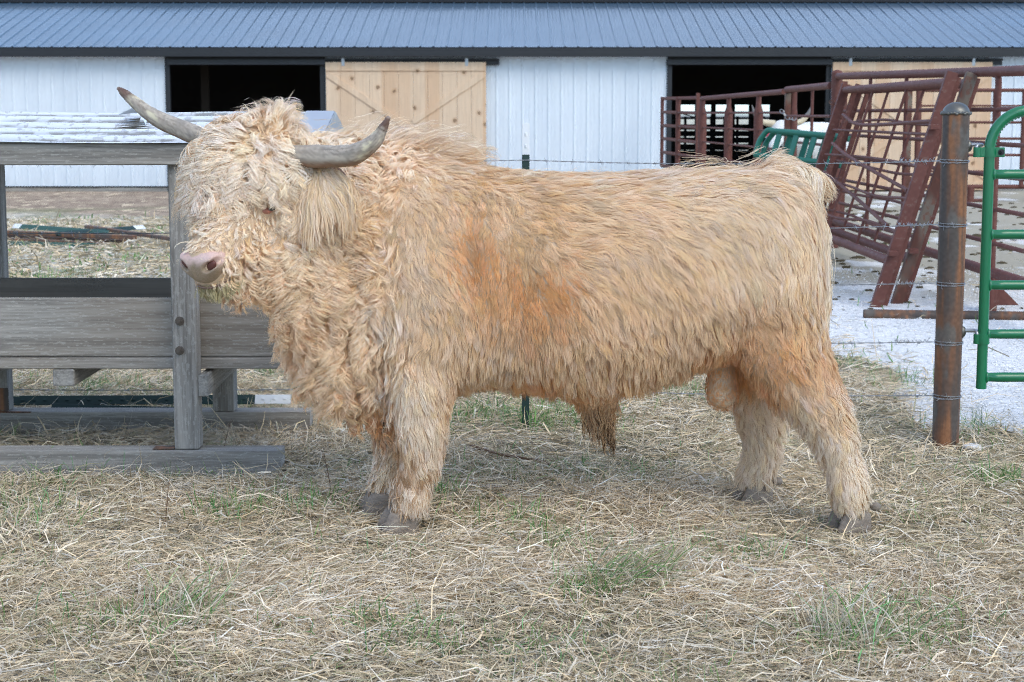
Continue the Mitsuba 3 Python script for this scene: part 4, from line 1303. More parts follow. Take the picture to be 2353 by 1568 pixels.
# ------------------------------------------------------------------ the coat: anchors on the bull's flank (print column and row at its mid plane)
# u, v, flow du, dv, length m, curl amplitude mm, curl wavelength cm, lift, colour key
COL = {k: lin(*c) ** .86 * [1.03, .98, .92] for k, c in dict(cream=(235, 222, 204), pale=(237, 228, 212), face=(231, 212, 184), gold=(226, 201, 168), dgold=(213, 182, 142), tan=(229, 203, 170), orange=(222, 176, 130), deep=(213, 158, 108),
                                    rust=(218, 182, 144), shoulder=(232, 212, 186), rump=(231, 211, 183), leg=(234, 221, 202), brown=(160, 124, 90), grey=(206, 194, 178)).items()}
A = [
    # head: crown, forelock, cheeks, muzzle
    (600, 285, -.6, -.2, .09, 9, 9, .5, 'cream'), (640, 285, .1, -.7, .10, 8, 10, .6, 'cream'), (540, 300, -.9, .3, .12, 9, 9, .45, 'cream'), (690, 300, .7, .4, .09, 8, 9, .4, 'cream'),
    (590, 330, -.25, 1, .20, 11, 9, .5, 'cream'), (500, 345, -.55, .85, .17, 12, 9, .45, 'cream'), (660, 335, .1, 1, .18, 11, 9, .5, 'pale'), (430, 400, -.15, 1, .16, 11, 8, .35, 'cream'),
    (550, 400, -.35, 1, .18, 11, 8, .45, 'cream'), (640, 400, .05, 1, .17, 11, 8, .45, 'cream'), (480, 430, -.3, 1, .14, 10, 8, .45, 'cream'), (590, 440, -.1, 1, .11, 9, 7, .4, 'cream'),
    (670, 450, .1, 1, .12, 10, 7, .4, 'cream'), (610, 475, -.6, .6, .012, 1, 8, .2, 'pale'), (628, 495, .2, 1, .02, 1, 8, .2, 'pale'), (590, 490, -.7, .6, .02, 1, 8, .2, 'cream'),
    (530, 500, -.75, .6, .05, 3, 5, .2, 'cream'), (490, 530, -.7, .6, .035, 2, 5, .2, 'pale'), (560, 540, -.35, .9, .05, 4, 5, .25, 'face'), (470, 555, -.8, .3, .022, 1, 6, .15, 'pale'),
    (520, 575, .35, .5, .022, 1, 5, .15, 'face'), (540, 620, .3, .9, .028, 2, 5, .2, 'cream'), (520, 655, .1, 1, .035, 2, 5, .3, 'cream'), (470, 655, -.1, 1, .03, 2, 6, .3, 'grey'),
    (610, 560, .0, 1, .07, 8, 5, .3, 'face'), (580, 620, .1, 1, .08, 9, 5, .3, 'face'), (620, 640, .25, 1, .09, 9, 5, .35, 'gold'), (660, 540, .05, 1, .10, 10, 5, .35, 'face'),
    (560, 680, .3, 1, .07, 6, 5, .4, 'rust'), (600, 710, .35, .9, .09, 7, 5, .4, 'rust'), (650, 600, .1, 1, .10, 10, 5, .35, 'gold'),
    # ear region, neck, mane
    (730, 420, -.1, 1, .19, 4, 14, .3, 'face'), (790, 440, .5, .8, .13, 3, 14, .3, 'face'), (720, 520, 0, 1, .16, 6, 9, .3, 'face'), (780, 520, .25, 1, .13, 6, 7, .35, 'gold'),
    (740, 330, .6, -.2, .10, 9, 9, .5, 'pale'), (830, 312, .8, -.2, .10, 10, 9, .5, 'cream'), (900, 315, .9, -.15, .11, 9, 10, .5, 'cream'), (980, 328, .95, -.1, .12, 9, 11, .45, 'cream'), (1060, 345, 1, .0, .12, 7, 12, .45, 'pale'),
    (870, 390, .3, .9, .11, 10, 7, .45, 'gold'), (950, 390, .6, .6, .09, 8, 8, .4, 'shoulder'), (840, 470, .05, 1, .10, 12, 5, .4, 'dgold'), (830, 560, -.05, 1, .10, 12, 5, .4, 'dgold'), (870, 640, .0, 1, .09, 10, 6, .4, 'gold'),
    (780, 620, -.05, 1, .12, 11, 6, .4, 'gold'), (700, 660, -.1, 1, .13, 11, 6, .4, 'gold'), (680, 760, -.25, 1, .13, 10, 7, .45, 'tan'), (640, 760, -.5, .85, .09, 9, 7, .4, 'tan'), (760, 760, -.1, 1, .15, 10, 8, .4, 'gold'),
    (830, 740, .05, 1, .13, 9, 8, .35, 'tan'), (700, 860, -.4, .9, .12, 10, 8, .4, 'tan'), (660, 850, -.6, .8, .085, 10, 7, .4, 'gold'), (770, 870, -.15, 1, .11, 10, 8, .35, 'tan'), (840, 880, 0, 1, .09, 8, 9, .25, 'tan'),
    (720, 930, -.3, 1, .07, 8, 8, .3, 'tan'), (800, 945, 0, 1, .065, 8, 8, .25, 'tan'), (870, 950, .1, 1, .05, 5, 10, .2, 'orange'),
    # shoulder
    (900, 500, .1, 1, .045, 3, 8, .2, 'shoulder'), (940, 560, .2, 1, .055, 4, 8, .25, 'shoulder'), (1000, 500, .4, .9, .05, 4, 7, .3, 'tan'), (880, 720, -.05, 1, .08, 4, 10, .2, 'cream'), (960, 680, .2, 1, .055, 4, 9, .2, 'shoulder'),
    (1040, 640, .5, .8, .05, 3, 8, .2, 'tan'), (1020, 720, .3, 1, .06, 4, 8, .25, 'tan'), (960, 760, -.3, .8, .07, 5, 9, .3, 'tan'), (900, 800, -.2, 1, .08, 5, 9, .25, 'gold'), (1050, 790, .05, 1, .08, 4, 9, .25, 'shoulder'),
    # ribs
    (1040, 420, .6, .7, .055, 5, 7, .3, 'gold'), (1110, 430, .3, .8, .045, 5, 5, .4, 'dgold'), (1100, 520, .2, .9, .045, 4, 5, .4, 'orange'), (1090, 600, .2, 1, .045, 4, 6, .3, 'deep'), (1180, 480, .5, .6, .05, 5, 5, .4, 'gold'),
    (1200, 560, .3, .8, .05, 5, 5, .4, 'dgold'), (1260, 480, .7, .4, .05, 5, 5, .4, 'dgold'), (1130, 680, .1, 1, .06, 3, 8, .2, 'orange'), (1200, 640, .2, 1, .05, 4, 6, .3, 'deep'), (1270, 660, .5, .8, .06, 4, 8, .25, 'deep'), (1240, 720, .2, 1, .06, 3, 9, .2, 'orange'),
    (1120, 790, .0, 1, .08, 3, 10, .2, 'tan'), (1200, 800, .05, 1, .08, 3, 10, .2, 'tan'), (1160, 830, 0, 1, .06, 2, 10, .2, 'shoulder'), (1300, 800, .05, 1, .08, 4, 9, .25, 'tan'), (1110, 880, 0, 1, .04, 2, 8, .2, 'tan'), (1220, 890, 0, 1, .06, 3, 8, .25, 'orange'),
    # back line, flank, rump
    (1200, 385, 1, .1, .07, 5, 9, .3, 'pale'), (1350, 388, 1, .05, .085, 5, 11, .3, 'pale'), (1500, 384, 1, .05, .08, 6, 12, .28, 'cream'), (1650, 376, 1, .02, .09, 6, 12, .3, 'cream'), (1740, 372, 1, .0, .11, 6, 14, .3, 'cream'),
    (1200, 420, .8, .4, .06, 5, 7, .35, 'dgold'), (1350, 430, 1, .25, .08, 6, 9, .3, 'tan'), (1450, 450, 1, .1, .09, 6, 11, .3, 'tan'), (1600, 440, 1, .1, .09, 6, 11, .3, 'rump'), (1350, 520, .95, -.05, .10, 6, 12, .3, 'tan'), (1480, 520, 1, .2, .10, 6, 12, .3, 'tan'),
    (1620, 520, .9, .4, .10, 6, 12, .25, 'rump'), (1720, 450, .7, .5, .09, 5, 12, .25, 'rump'), (1780, 500, .4, .9, .08, 4, 14, .2, 'rump'), (1350, 620, .8, .6, .09, 6, 10, .3, 'tan'), (1450, 620, .55, .85, .10, 6, 10, .3, 'tan'), (1570, 620, .55, .85, .10, 6, 11, .25, 'tan'),
    (1700, 620, .5, .9, .10, 5, 12, .25, 'rump'), (1820, 600, .08, 1, .09, 4, 13, .2, 'rump'), (1880, 600, -.08, 1, .07, 4, 13, .2, 'cream'), (1400, 720, .35, 1, .10, 6, 9, .3, 'tan'), (1500, 730, .3, 1, .09, 6, 10, .3, 'tan'), (1620, 730, .25, 1, .09, 6, 10, .3, 'tan'),
    (1350, 850, .1, 1, .09, 5, 9, .3, 'tan'), (1450, 850, .05, 1, .09, 5, 9, .3, 'tan'), (1560, 820, -.1, 1, .08, 5, 9, .3, 'tan'), (1640, 810, -.1, 1, .06, 4, 8, .25, 'orange'), (1320, 905, .3, 1, .07, 5, 8, .3, 'orange'), (1450, 905, -.1, 1, .06, 5, 8, .3, 'orange'),
    (1395, 950, .05, 1, .15, 7, 9, .15, 'rust'),
    # haunch, legs
    (1740, 720, .4, .9, .08, 6, 7, .3, 'rust'), (1830, 720, .3, 1, .08, 6, 7, .3, 'dgold'), (1890, 720, -.1, 1, .07, 5, 9, .25, 'cream'), (1780, 800, .4, .9, .07, 6, 6, .3, 'orange'), (1870, 800, .2, 1, .08, 8, 5, .35, 'rust'), (1900, 850, .3, 1, .07, 7, 6, .35, 'rust'),
    (1800, 860, .35, .9, .07, 5, 8, .25, 'tan'), (1830, 940, .3, .9, .07, 5, 8, .25, 'leg'), (1890, 930, .3, .9, .06, 6, 7, .3, 'tan'), (1940, 920, .5, .6, .09, 6, 9, .45, 'pale'), (1850, 1010, .3, .9, .06, 4, 8, .3, 'pale'), (1900, 1010, .3, 1, .06, 5, 8, .25, 'leg'),
    (1960, 1040, .5, .9, .06, 4, 9, .4, 'pale'), (1910, 1090, .2, 1, .055, 4, 8, .25, 'leg'), (1970, 1110, .35, 1, .055, 4, 8, .35, 'pale'), (1950, 1160, .05, 1, .045, 3, 7, .25, 'leg'),
    (1740, 880, .1, 1, .07, 4, 9, .2, 'orange'), (1720, 950, -.05, 1, .07, 4, 9, .25, 'leg'), (1770, 1000, .2, 1, .06, 5, 8, .3, 'leg'), (1740, 1050, .4, .8, .06, 4, 8, .25, 'leg'), (1730, 1110, -.2, 1, .05, 3, 8, .25, 'leg'),
    (1658, 850, 0, 1, .012, 1, 8, .04, 'rust'), (1655, 890, 0, 1, .010, 1, 8, .03, 'deep'), (1658, 930, 0, 1, .010, 1, 8, .03, 'deep'),
    (930, 880, -.1, 1, .07, 4, 10, .2, 'pale'), (1010, 860, .1, 1, .075, 4, 10, .25, 'shoulder'), (920, 970, 0, 1, .07, 3, 10, .2, 'pale'), (990, 960, .15, 1, .075, 3, 10, .25, 'leg'), (930, 1035, .35, .9, .05, 3, 9, .2, 'brown'), (990, 1050, .2, 1, .06, 3, 9, .25, 'leg'),
    (950, 1085, .25, 1, .045, 3, 9, .2, 'brown'), (960, 1130, .05, 1, .05, 3, 9, .25, 'pale'), (915, 1165, -.1, 1, .045, 3, 9, .3, 'brown'), (970, 1170, .1, 1, .05, 3, 9, .3, 'leg'), (890, 1050, -.1, 1, .05, 3, 9, .25, 'leg'), (880, 1120, -.15, 1, .045, 3, 9, .25, 'leg'),
    (890, 1010, 0, 1, .06, 5, 8, .3, 'orange'), (1060, 900, .1, 1, .05, 3, 9, .25, 'tan'),
]
PA = np.array([P(a[0], a[1], YB - .1)[[0, 2]] for a in A])
GX0, GZ0, GH = -1.35, -.05, .012
gx, gz = np.arange(GX0, 1.45, GH), np.arange(GZ0, 1.70, GH)
gp_ = np.stack(np.meshgrid(gx, gz, indexing='ij'), -1).reshape(-1, 2)
W = 1 / (((gp_[:, None] - PA[None]) ** 2).sum(-1) + .018 ** 2) ** 1.9
W /= W.sum(1, keepdims=True)
fl = np.array([[a[2], -a[3]] for a in A]); fl /= np.linalg.norm(fl, axis=1, keepdims=True)
vals = np.c_[fl, [a[4] for a in A], [a[5] * 1e-3 for a in A], [100 / a[6] for a in A], [a[7] for a in A], np.array([COL[a[8]] for a in A])]
FIELD = (W @ vals).reshape(len(gx), len(gz), -1)


def field(p):
    c = np.stack([(p[:, 0] - GX0) / GH, (p[:, 2] - GZ0) / GH])
    return np.stack([map_coordinates(FIELD[..., k], c, order=1, mode='nearest') for k in range(FIELD.shape[-1])], 1)


def roots_on(mesh, n, r, weight):
    v, f = np.asarray(mesh.vertices), np.asarray(mesh.faces)
    tri = v[f]
    nrm = np.cross(tri[:, 1] - tri[:, 0], tri[:, 2] - tri[:, 0])
    ar = np.linalg.norm(nrm, axis=1)
    cen = tri.mean(1)
    w_ = ar * weight(cen, nrm / (ar[:, None] + 1e-12))
    k = r.choice(len(f), n, p=w_ / w_.sum())
    a, b = r.random(n), r.random(n)
    a, b = np.where(a + b > 1, 1 - a, a), np.where(a + b > 1, 1 - b, b)
    t = tri[k]
    return t[:, 0] + a[:, None] * (t[:, 1] - t[:, 0]) + b[:, None] * (t[:, 2] - t[:, 0])


def out_of_skin(q, gap=.003):
    """Walks points that lie under the skin out to it in small steps."""
    i = np.flatnonzero(B.at(q) < gap)
    for _ in range(9):
        if not len(i):
            break
        q[i] += B.normal(q[i]) * np.clip(gap - B.at(q[i]), 0, .009)[:, None]
        i = i[B.at(q[i]) < gap]
    return q


def strands(root, K, r, clump_n, clump=.75, tight=.9, ph_jit=.35, len_mul=1.0, amp_mul=1.0, width=.0026, grav=.25, over=None, flow_noise=.35, tone=.07, tip_dark=None, lift_mul=.75, plain=False, flow=None, gain=1.03, undercoat=(.97, .94, .89), twist=.9, soft=.2):
    """Combed, curled and clumped strands: points (n, K, 3), colours and the ribbon mesh."""
    n = len(root)
    root = out_of_skin(root.copy(), .001)
    F_ = field(root)
    if over is not None:
        F_ = over(root, F_)
    length = F_[:, 2] * len_mul
    gi = r.choice(n, min(clump_n, n), replace=False)
    _, own = cKDTree(root[gi]).query(root)
    g_len = r.uniform(.8, 1.15, len(gi))
    length = length * g_len[own] * r.uniform(.55, 1.12, n)
    length = np.minimum(length, np.maximum((root[:, 2] - .05) * 1.0, .014))
    # how the combing wanders from lock to lock
    wob = np.stack([meshkit.noise(root * 13 + 31) - .5, meshkit.noise(root * 13 + 77) - .5, meshkit.noise(root * 13 + 5) - .5], 1) * 2 + np.stack([meshkit.noise(root * 34 + 11) - .5, meshkit.noise(root * 34 + 57) - .5, meshkit.noise(root * 34 + 25) - .5], 1) * .75
    p = root.copy()
    pts, nrms, tans = [p.copy()], [B.normal(p)], []
    step = length / (K - 1)
    for k in range(K - 1):
        t = k / (K - 1)
        N = B.normal(p)
        f_ = field(p)[:, :2]
        d = np.stack([f_[:, 0], np.zeros(n), f_[:, 1]], 1) if flow is None else np.tile(flow, (n, 1))
        d = d + wob * flow_noise
        d[:, 2] -= grav * t
        d = d / (np.linalg.norm(d, axis=1, keepdims=True) + 1e-9)
        inn = (d * N).sum(1, keepdims=True)
        d = d - N * np.minimum(inn, 0) - N * np.maximum(inn, 0) * .15
        lift = F_[:, 5:6] * (1 - t) ** 1.3
        d = d / (np.linalg.norm(d, axis=1, keepdims=True) + 1e-9) + N * lift * lift_mul
        d = d / (np.linalg.norm(d, axis=1, keepdims=True) + 1e-9)
        if k:
            d = d * .55 + tans[-1] * .45
            d = d / (np.linalg.norm(d, axis=1, keepdims=True) + 1e-9)
        p = p + d * step[:, None]
        dist = B.at(p)
        lowest = .004 + .02 * t * F_[:, 5]
        p = p + B.normal(p) * np.clip(lowest - dist, 0, .012)[:, None]
        pts.append(p.copy()); nrms.append(B.normal(p)); tans.append(d)
    pts, nrms = np.stack(pts, 1), np.stack(nrms, 1)
    tn = np.gradient(pts, axis=1); tn /= np.linalg.norm(tn, axis=2, keepdims=True) + 1e-9
    side = np.cross(tn, nrms); side /= np.linalg.norm(side, axis=2, keepdims=True) + 1e-9
    t = np.linspace(0, 1, K)[None, :, None]
    gr = root[gi]
    ph = (meshkit.noise(gr * 9 + 3) * 9 + meshkit.noise(gr * 24 + 13) * 4 + r.normal(0, .55, len(gi)))[own][:, None, None] + r.normal(0, ph_jit, n)[:, None, None]
    hand = np.where(meshkit.noise(gr * 16 + 7) < .5, 1, -1)[own][:, None, None]
    fr = (F_[:, 4] * r.uniform(.85, 1.2, len(gi))[own])[:, None, None]
    amp = (F_[:, 3] * amp_mul * r.uniform(.55, 1.35, len(gi))[own])[:, None, None] * np.clip(t * 2.2, 0, 1)
    a = ph + 2 * np.pi * fr * length[:, None, None] * t
    curl = amp * (np.sin(a) * side + .72 * hand * (np.cos(a) - np.cos(ph) * (1 - t)) * nrms)
    # clump: the offset from the lock's own guide closes towards the tip
    g_pts = pts[gi][own]
    off = pts - g_pts
    pts = g_pts + off * (1 - clump * t ** tight) + curl + r.normal(0, .0011, (n, 1, 3)) * t
    stray = (r.random(n) < .05)[:, None, None]
    pts = pts + stray * np.cumsum(r.normal(0, .0035, (n, K, 3)), 1)
    # never inside the skin
    q = out_of_skin(pts.reshape(-1, 3))
    pts = q.reshape(pts.shape)
    # colours
    shift = r.normal(0, .028, (len(gi), 3))[own] + r.normal(0, .014, (n, 3))
    base = F_[:, 6:9] if plain else field(root + shift)[:, 6:9]
    base = base * gain
    g_tone = np.exp(r.normal(0, tone, len(gi)))[own] * np.exp(r.normal(0, .05, n))
    warm = r.normal(0, .03, len(gi))[own]
    col = base * g_tone[:, None] * np.stack([1 + warm * .3, np.ones(n), 1 - warm * 1.6], 1)
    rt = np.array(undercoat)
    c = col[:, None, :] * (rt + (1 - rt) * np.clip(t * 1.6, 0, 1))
    if tip_dark is not None:
        m = tip_dark(root)[:, None, None] * np.clip((t - .42) / .4, 0, 1)
        c = c * (1 - m) + np.array([.05, .028, .018]) * m
    c = c * (np.minimum(c.max(-1, keepdims=True), .90) / c.max(-1, keepdims=True))
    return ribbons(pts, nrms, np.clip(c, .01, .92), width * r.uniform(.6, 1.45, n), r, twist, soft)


def ribbons(pts, nrms, col, width, r, twist=.9, soft=.2):
    n, K, _ = pts.shape
    tn = np.gradient(pts, axis=1); tn /= np.linalg.norm(tn, axis=2, keepdims=True) + 1e-9
    s = np.cross(tn, nrms); s /= np.linalg.norm(s, axis=2, keepdims=True) + 1e-9
    o = np.cross(s, tn)
    a = r.uniform(-twist, twist, n)[:, None, None]
    w_ = np.cos(a) * s + np.sin(a) * o
    up = np.cross(w_, tn)
    prof = np.interp(np.linspace(0, 1, K), [0, .15, .7, 1], [.75, 1, .85, .22])[None, :, None] * width[:, None, None] * .5
    V = np.stack([pts - w_ * prof, pts + w_ * prof], 2)
    Nn = np.stack([up - w_ * .42, up + w_ * .42], 2)
    Nn = Nn + nrms[:, :, None] * soft
    Nn /= np.linalg.norm(Nn, axis=-1, keepdims=True) + 1e-9
    C = np.repeat(col[:, :, None], 2, 2)
    i, k = np.meshgrid(np.arange(n), np.arange(K - 1), indexing='ij')
    b = ((i * K + k) * 2).ravel()
    F = np.vstack([np.stack([b, b + 1, b + 3], 1), np.stack([b, b + 3, b + 2], 1)])
    return V.reshape(-1, 3), F, Nn.reshape(-1, 3), C.reshape(-1, 3)


def put(key, parts, bsdf='fur', **lab):
    at_, VV, FF, NN, CC = 0, [], [], [], []
    for V, F, N, C in parts:
        VV.append(V); FF.append(F + at_); NN.append(N); CC.append(C); at_ += len(V)
    path = meshkit.write_ply((np.vstack(VV), np.vstack(FF)), False, None, np.vstack(CC), normals=np.vstack(NN))
    scene[key] = {'type': 'ply', 'filename': path, 'face_normals': False, 'bsdf': {'type': 'ref', 'id': bsdf}}
    if lab:
        labels[key] = lab


x_of = lambda u: P(u, 600, YB - .1)[0]
v_of = lambda p: None
hair_r = np.random.default_rng(21)


def is_head(c):
    """1 on the head and the curly neck, fading to 0 over the shoulder along an uneven line."""
    edge = x_of(905) + .16 * (meshkit.fbm(c * 5, 3) - .5) + .10 * np.clip(c[:, 2] - 1.05, 0, 1)
    return np.clip((edge + .09 - c[:, 0]) / .20, 0, 1)


nose_c = nc + Fv * .058


def bare(c):
    """Places without hair: nose pad, eye, soles."""
    q = c - nose_c
    far_ = ((q @ Lv / .080) ** 2 + (q @ Uv / .058) ** 2 + (q @ Fv / .06) ** 2) > 1
    eye_ = np.linalg.norm((c - eh) / np.array([1.35, 1, 1]), axis=1) > .021
    return far_ & eye_ & (c[:, 2] > .075)


def facing(c, nrm, back):
    to = EYE - c
    to /= np.linalg.norm(to, axis=1, keepdims=True)
    d = (nrm * to).sum(1)
    return np.where(d > -.25, 1.0, back)


QF = 1.0
w_body = lambda c, nrm: bare(c) * (1 - .8 * is_head(c)) * np.where(is_head(c) > .99, 0, 1) * facing(c, nrm, .28)
w_head = lambda c, nrm: bare(c) * is_head(c) * facing(c, nrm, .25)


def x_tip(root):
    """Muddy tips on the sheath tuft and some locks of the dewlap."""
    s = (np.abs(root[:, 0] - x_of(1395)) < .07) & (root[:, 2] < P(1395, 935, YB)[2])
    return s * .9


root = roots_on(bm, int(108000 * QF), hair_r, w_body)
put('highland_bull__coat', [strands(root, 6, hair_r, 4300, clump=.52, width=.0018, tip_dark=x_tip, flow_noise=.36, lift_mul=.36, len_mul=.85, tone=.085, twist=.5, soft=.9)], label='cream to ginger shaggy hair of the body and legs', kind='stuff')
def by_eye(root, F_):
    F_ = F_.copy()
    F_[:, 4] *= 1.25
    dz = root[:, 2] - eh[2]
    over_ = (dz > 0) & (np.abs(root[:, 0] - eh[0] + .01) < .05) & (root[:, 1] < eh[1] + .1)
    F_[:, 2] = np.where(over_, np.minimum(F_[:, 2], np.maximum(dz * 1.02 - .004, .010)), F_[:, 2])
    return F_


def soft_edge(root, F_):
    F_ = by_eye(root, F_)
    k = np.clip((is_head(root) - .15) / .6, .25, 1)
    F_[:, 3] *= k
    return F_


root = roots_on(bm, int(28000 * QF), hair_r, w_head)
put('highland_bull__mane', [strands(root, 12, hair_r, 1900, clump=.84, tight=.32, ph_jit=.10, width=.0023, grav=.35, over=soft_edge, amp_mul=2.0, gain=1.06, undercoat=(.84, .73, .58), flow_noise=.3, lift_mul=.8, tip_dark=lambda q: (q[:, 2] < P(700, 800, YB)[2]) * (hair_r.random(len(q)) < .05) * .8)], bsdf='fur_lock', label='long curly cream hair of the head, neck and dewlap', kind='stuff')

# long locks over the shorter coat: the forelock, the dewlap and neck, and guard hairs along back and flank
def forelock(root, F_):
    F_ = by_eye(root, F_)
    F_[:, 2] = np.minimum(np.maximum(F_[:, 2] * .8, .11), np.where((root[:, 2] - eh[2] > 0) & (root[:, 0] > eh[0] - .09), np.maximum((root[:, 2] - eh[2]) * .84, .02), 9))
    F_[:, 3] = .019; F_[:, 4] = 100 / 7.5; F_[:, 5] = .75
    return F_


w_fore = lambda c, nrm: bare(c) * (c[:, 0] < x_of(705)) * (c[:, 0] > x_of(380)) * (c[:, 2] > P(600, 445, 5.9)[2]) * (c[:, 1] < 6.12) * facing(c, nrm, .4)
root = roots_on(bm, 4600, hair_r, w_fore)
put('highland_bull__forelock', [strands(root, 14, hair_r, 210, clump=.85, tight=.32, ph_jit=.10, undercoat=(.86, .77, .64), width=.0025, grav=.4, over=forelock, flow_noise=.42, lift_mul=.8)], bsdf='fur_lock', label='long wavy forelock falling over the face', kind='stuff')


def bearded(root, F_):
    F_ = F_.copy()
    F_[:, 2] = np.maximum(F_[:, 2] * .98, .085); F_[:, 3] *= 1.5; F_[:, 5] = np.maximum(F_[:, 5], .4)
    return F_


w_neck = lambda c, nrm: bare(c) * is_head(c) * (c[:, 0] > x_of(600)) * ((c[:, 2] < P(700, 560, 6.0)[2]) | (c[:, 0] > x_of(790))) * facing(c, nrm, .3)
root = roots_on(bm, 6500, hair_r, w_neck)
put('highland_bull__dewlap_locks', [strands(root, 13, hair_r, 330, clump=.86, tight=.32, ph_jit=.10, width=.0024, grav=.45, over=bearded, amp_mul=1.35, gain=1.08, undercoat=(.84, .73, .58), flow_noise=.4, lift_mul=.8)], bsdf='fur_lock', label='long wavy locks of the neck and dewlap', kind='stuff')


def guard(root, F_):
    F_ = F_.copy()
    F_[:, 2] *= 1.55; F_[:, 3] *= 1.5; F_[:, 5] *= 1.1
    return F_


w_guard = lambda c, nrm: (is_head(c) < .3) * (c[:, 0] < x_of(1770)) * (c[:, 2] > P(1400, 800, 6.0)[2]) * facing(c, nrm, .2)
root = roots_on(bm, 6500, hair_r, w_guard)
put('highland_bull__guard_hair', [strands(root, 9, hair_r, 1300, clump=.6, width=.0015, flow_noise=.5, lift_mul=.6, tone=.12)], label='long fine pale guard hairs over back and flank', kind='stuff')


def line_roots(p, n, r, spread, lo=0.0, hi=1.0):
    s = r.uniform(lo, hi, n) * (len(p) - 1)
    i = np.clip(s.astype(int), 0, len(p) - 2)
    q = p[i] + (s - i)[:, None] * (p[i + 1] - p[i])
    return q + r.normal(0, 1, (n, 3)) * spread


def fixed(length, lift, col, amp=.004, wave=12, flow=None):
    def fn(root, F_):
        F_ = F_.copy()
        F_[:, 2] = length; F_[:, 3] = amp; F_[:, 4] = 100 / wave; F_[:, 5] = lift
        F_[:, 6:9] = col
        return F_
    return fn


hair2 = np.random.default_rng(5)
# ear fringes
for i, (p_, side_, ww_, n_, ln_) in enumerate(((ear_pts[0], ear_pts[1], ear_pts[2], 2600, .17), (ear_far[0], ear_far[1], ear_far[2], 1200, .15))):
    s_ = hair2.integers(0, len(p_), n_)
    rt_ = p_[s_] + side_[s_] * (ww_[s_] * hair2.uniform(-.9, .9, n_))[:, None] + nf_ * hair2.uniform(.0, .014, n_)[:, None]
    put('highland_bull__ear_fringe' + ('' if i == 0 else '_001'), [strands(rt_, 11, hair2, 260, clump=.7, width=.0026, len_mul=1.05, amp_mul=.8, grav=.5, flow_noise=.25)], label='long pale hair hanging from the ear', kind='stuff')
# tail: long pale hair over the rump and down behind the thigh
tail = smooth_path([P(1790, 388, YB - .0), P(1850, 416, YB - .01), P(1876, 500, YB - .02), P(1886, 590, YB - .03), P(1890, 700, YB - .03)], 40)
rt_ = line_roots(tail, 2400, hair2, .012)
put('highland_bull__tail', [strands(rt_, 10, hair2, 330, clump=.6, width=.0028, over=fixed(.16, .03, COL['pale']), plain=True, grav=.9, flow_noise=.08, flow=np.array([-.06, -.05, -1.0]))], label='pale tail hair hanging down behind the rump', kind='stuff')
# wisps standing up along the crest, the poll and the tail head
rt_ = np.vstack([line_roots(smooth_path([P(600, 296, 6.0), P(640, 290, 6.0), P(665, 300, 6.0)], 8), 700, hair2, .02), line_roots(smooth_path([P(720, 335, 6.1), P(800, 325, 6.12), P(900, 328, 6.14), P(1000, 345, 6.16), P(1090, 362, 6.17)], 20), 1500, hair2, .03),
                 line_roots(smooth_path([P(1560, 380, 6.15), P(1700, 376, 6.15), P(1800, 384, 6.16)], 12), 110, hair2, .02)])
put('highland_bull__crest', [strands(rt_, 10, hair2, 170, clump=.78, width=.0022, len_mul=.95, grav=.05, flow_noise=.5)], label='pale wisps standing up along the poll, crest and loin', kind='stuff')
# the sheath's hanging tuft, wet and dark at its tips
rt_ = line_roots(np.array([P(1345, 915, YB - .02), P(1402, 940, YB - .01)]), 620, hair2, .013)
put('highland_bull__sheath_tuft', [strands(rt_, 9, hair2, 60, clump=.8, tight=.6, width=.0022, over=fixed(.155, .05, COL['rust'] * .8, amp=.008, wave=8), plain=True, grav=.9, flow_noise=.25, flow=np.array([.10, 0, -1.0]), tip_dark=lambda q: hair2.random(len(q)) < .45)], label='rusty hanging tuft under the belly with dark wet tips', kind='stuff')
# beard of the lower lip
rt_ = B.normal(np.array([nc])) * 0 + line_roots(lip, 700, hair2, .012) - Uv * .012 - Fv * .02
put('highland_bull__chin_beard', [strands(rt_, 6, hair2, 120, clump=.7, width=.0022, over=fixed(.035, .3, lin(188, 176, 138), amp=.002), plain=True, grav=.9)], label='damp greenish hair of the lower lip', kind='stuff')

# ------------------------------------------------------------------ the longhorn cow behind the panels
tag('longhorn_cow', 'white longhorn cow with pale upswept horns standing behind the red panels', 'cow')
CYW = 25.5
R = lambda px: px * CYW / FOC * 1.0
K_ = Grid([3.55, 24.3, 0.0], [5.9, 28.2, 1.75], .03)
c1 = lambda u, v, y: P(u, v, y)
K_.ball(c1(1796, 298, 25.2), (.15, .15, .13), .05)
K_.cone(c1(1794, 300, 25.2), c1(1778, 338, 24.75), .125, .075, .05)
K_.cone(c1(1815, 315, 25.5), c1(1860, 335, 26.3), .17, .30, .1)
K_.cone(c1(1862, 338, 26.4), c1(1900, 336, 27.4), .37, .36, .1)
for u, y in ((1838, 26.0), (1872, 26.2), (1880, 27.5), (1905, 27.6)):
    q = c1(u, 350, y)
    K_.cone(q, [q[0], y, .45], .11, .055, .06)
    K_.cone(np.array([q[0], y, .45]), np.array([q[0], y, .03]), .055, .05, .03)
for sg in (-1, 1):
    q = c1(1796 + sg * 30, 303, 25.2)
    K_.cone(c1(1796 + sg * 17, 300, 25.2), q, .05, .04, .03)
K_.finish()
km = K_.mesh()
V = np.array(km.vertices)
km.vertices = V + km.vertex_normals * ((meshkit.fbm(V * 14, 3) - .5) * .03)[:, None]
add('longhorn_cow__body', km, 'cow_fur', smooth=True)
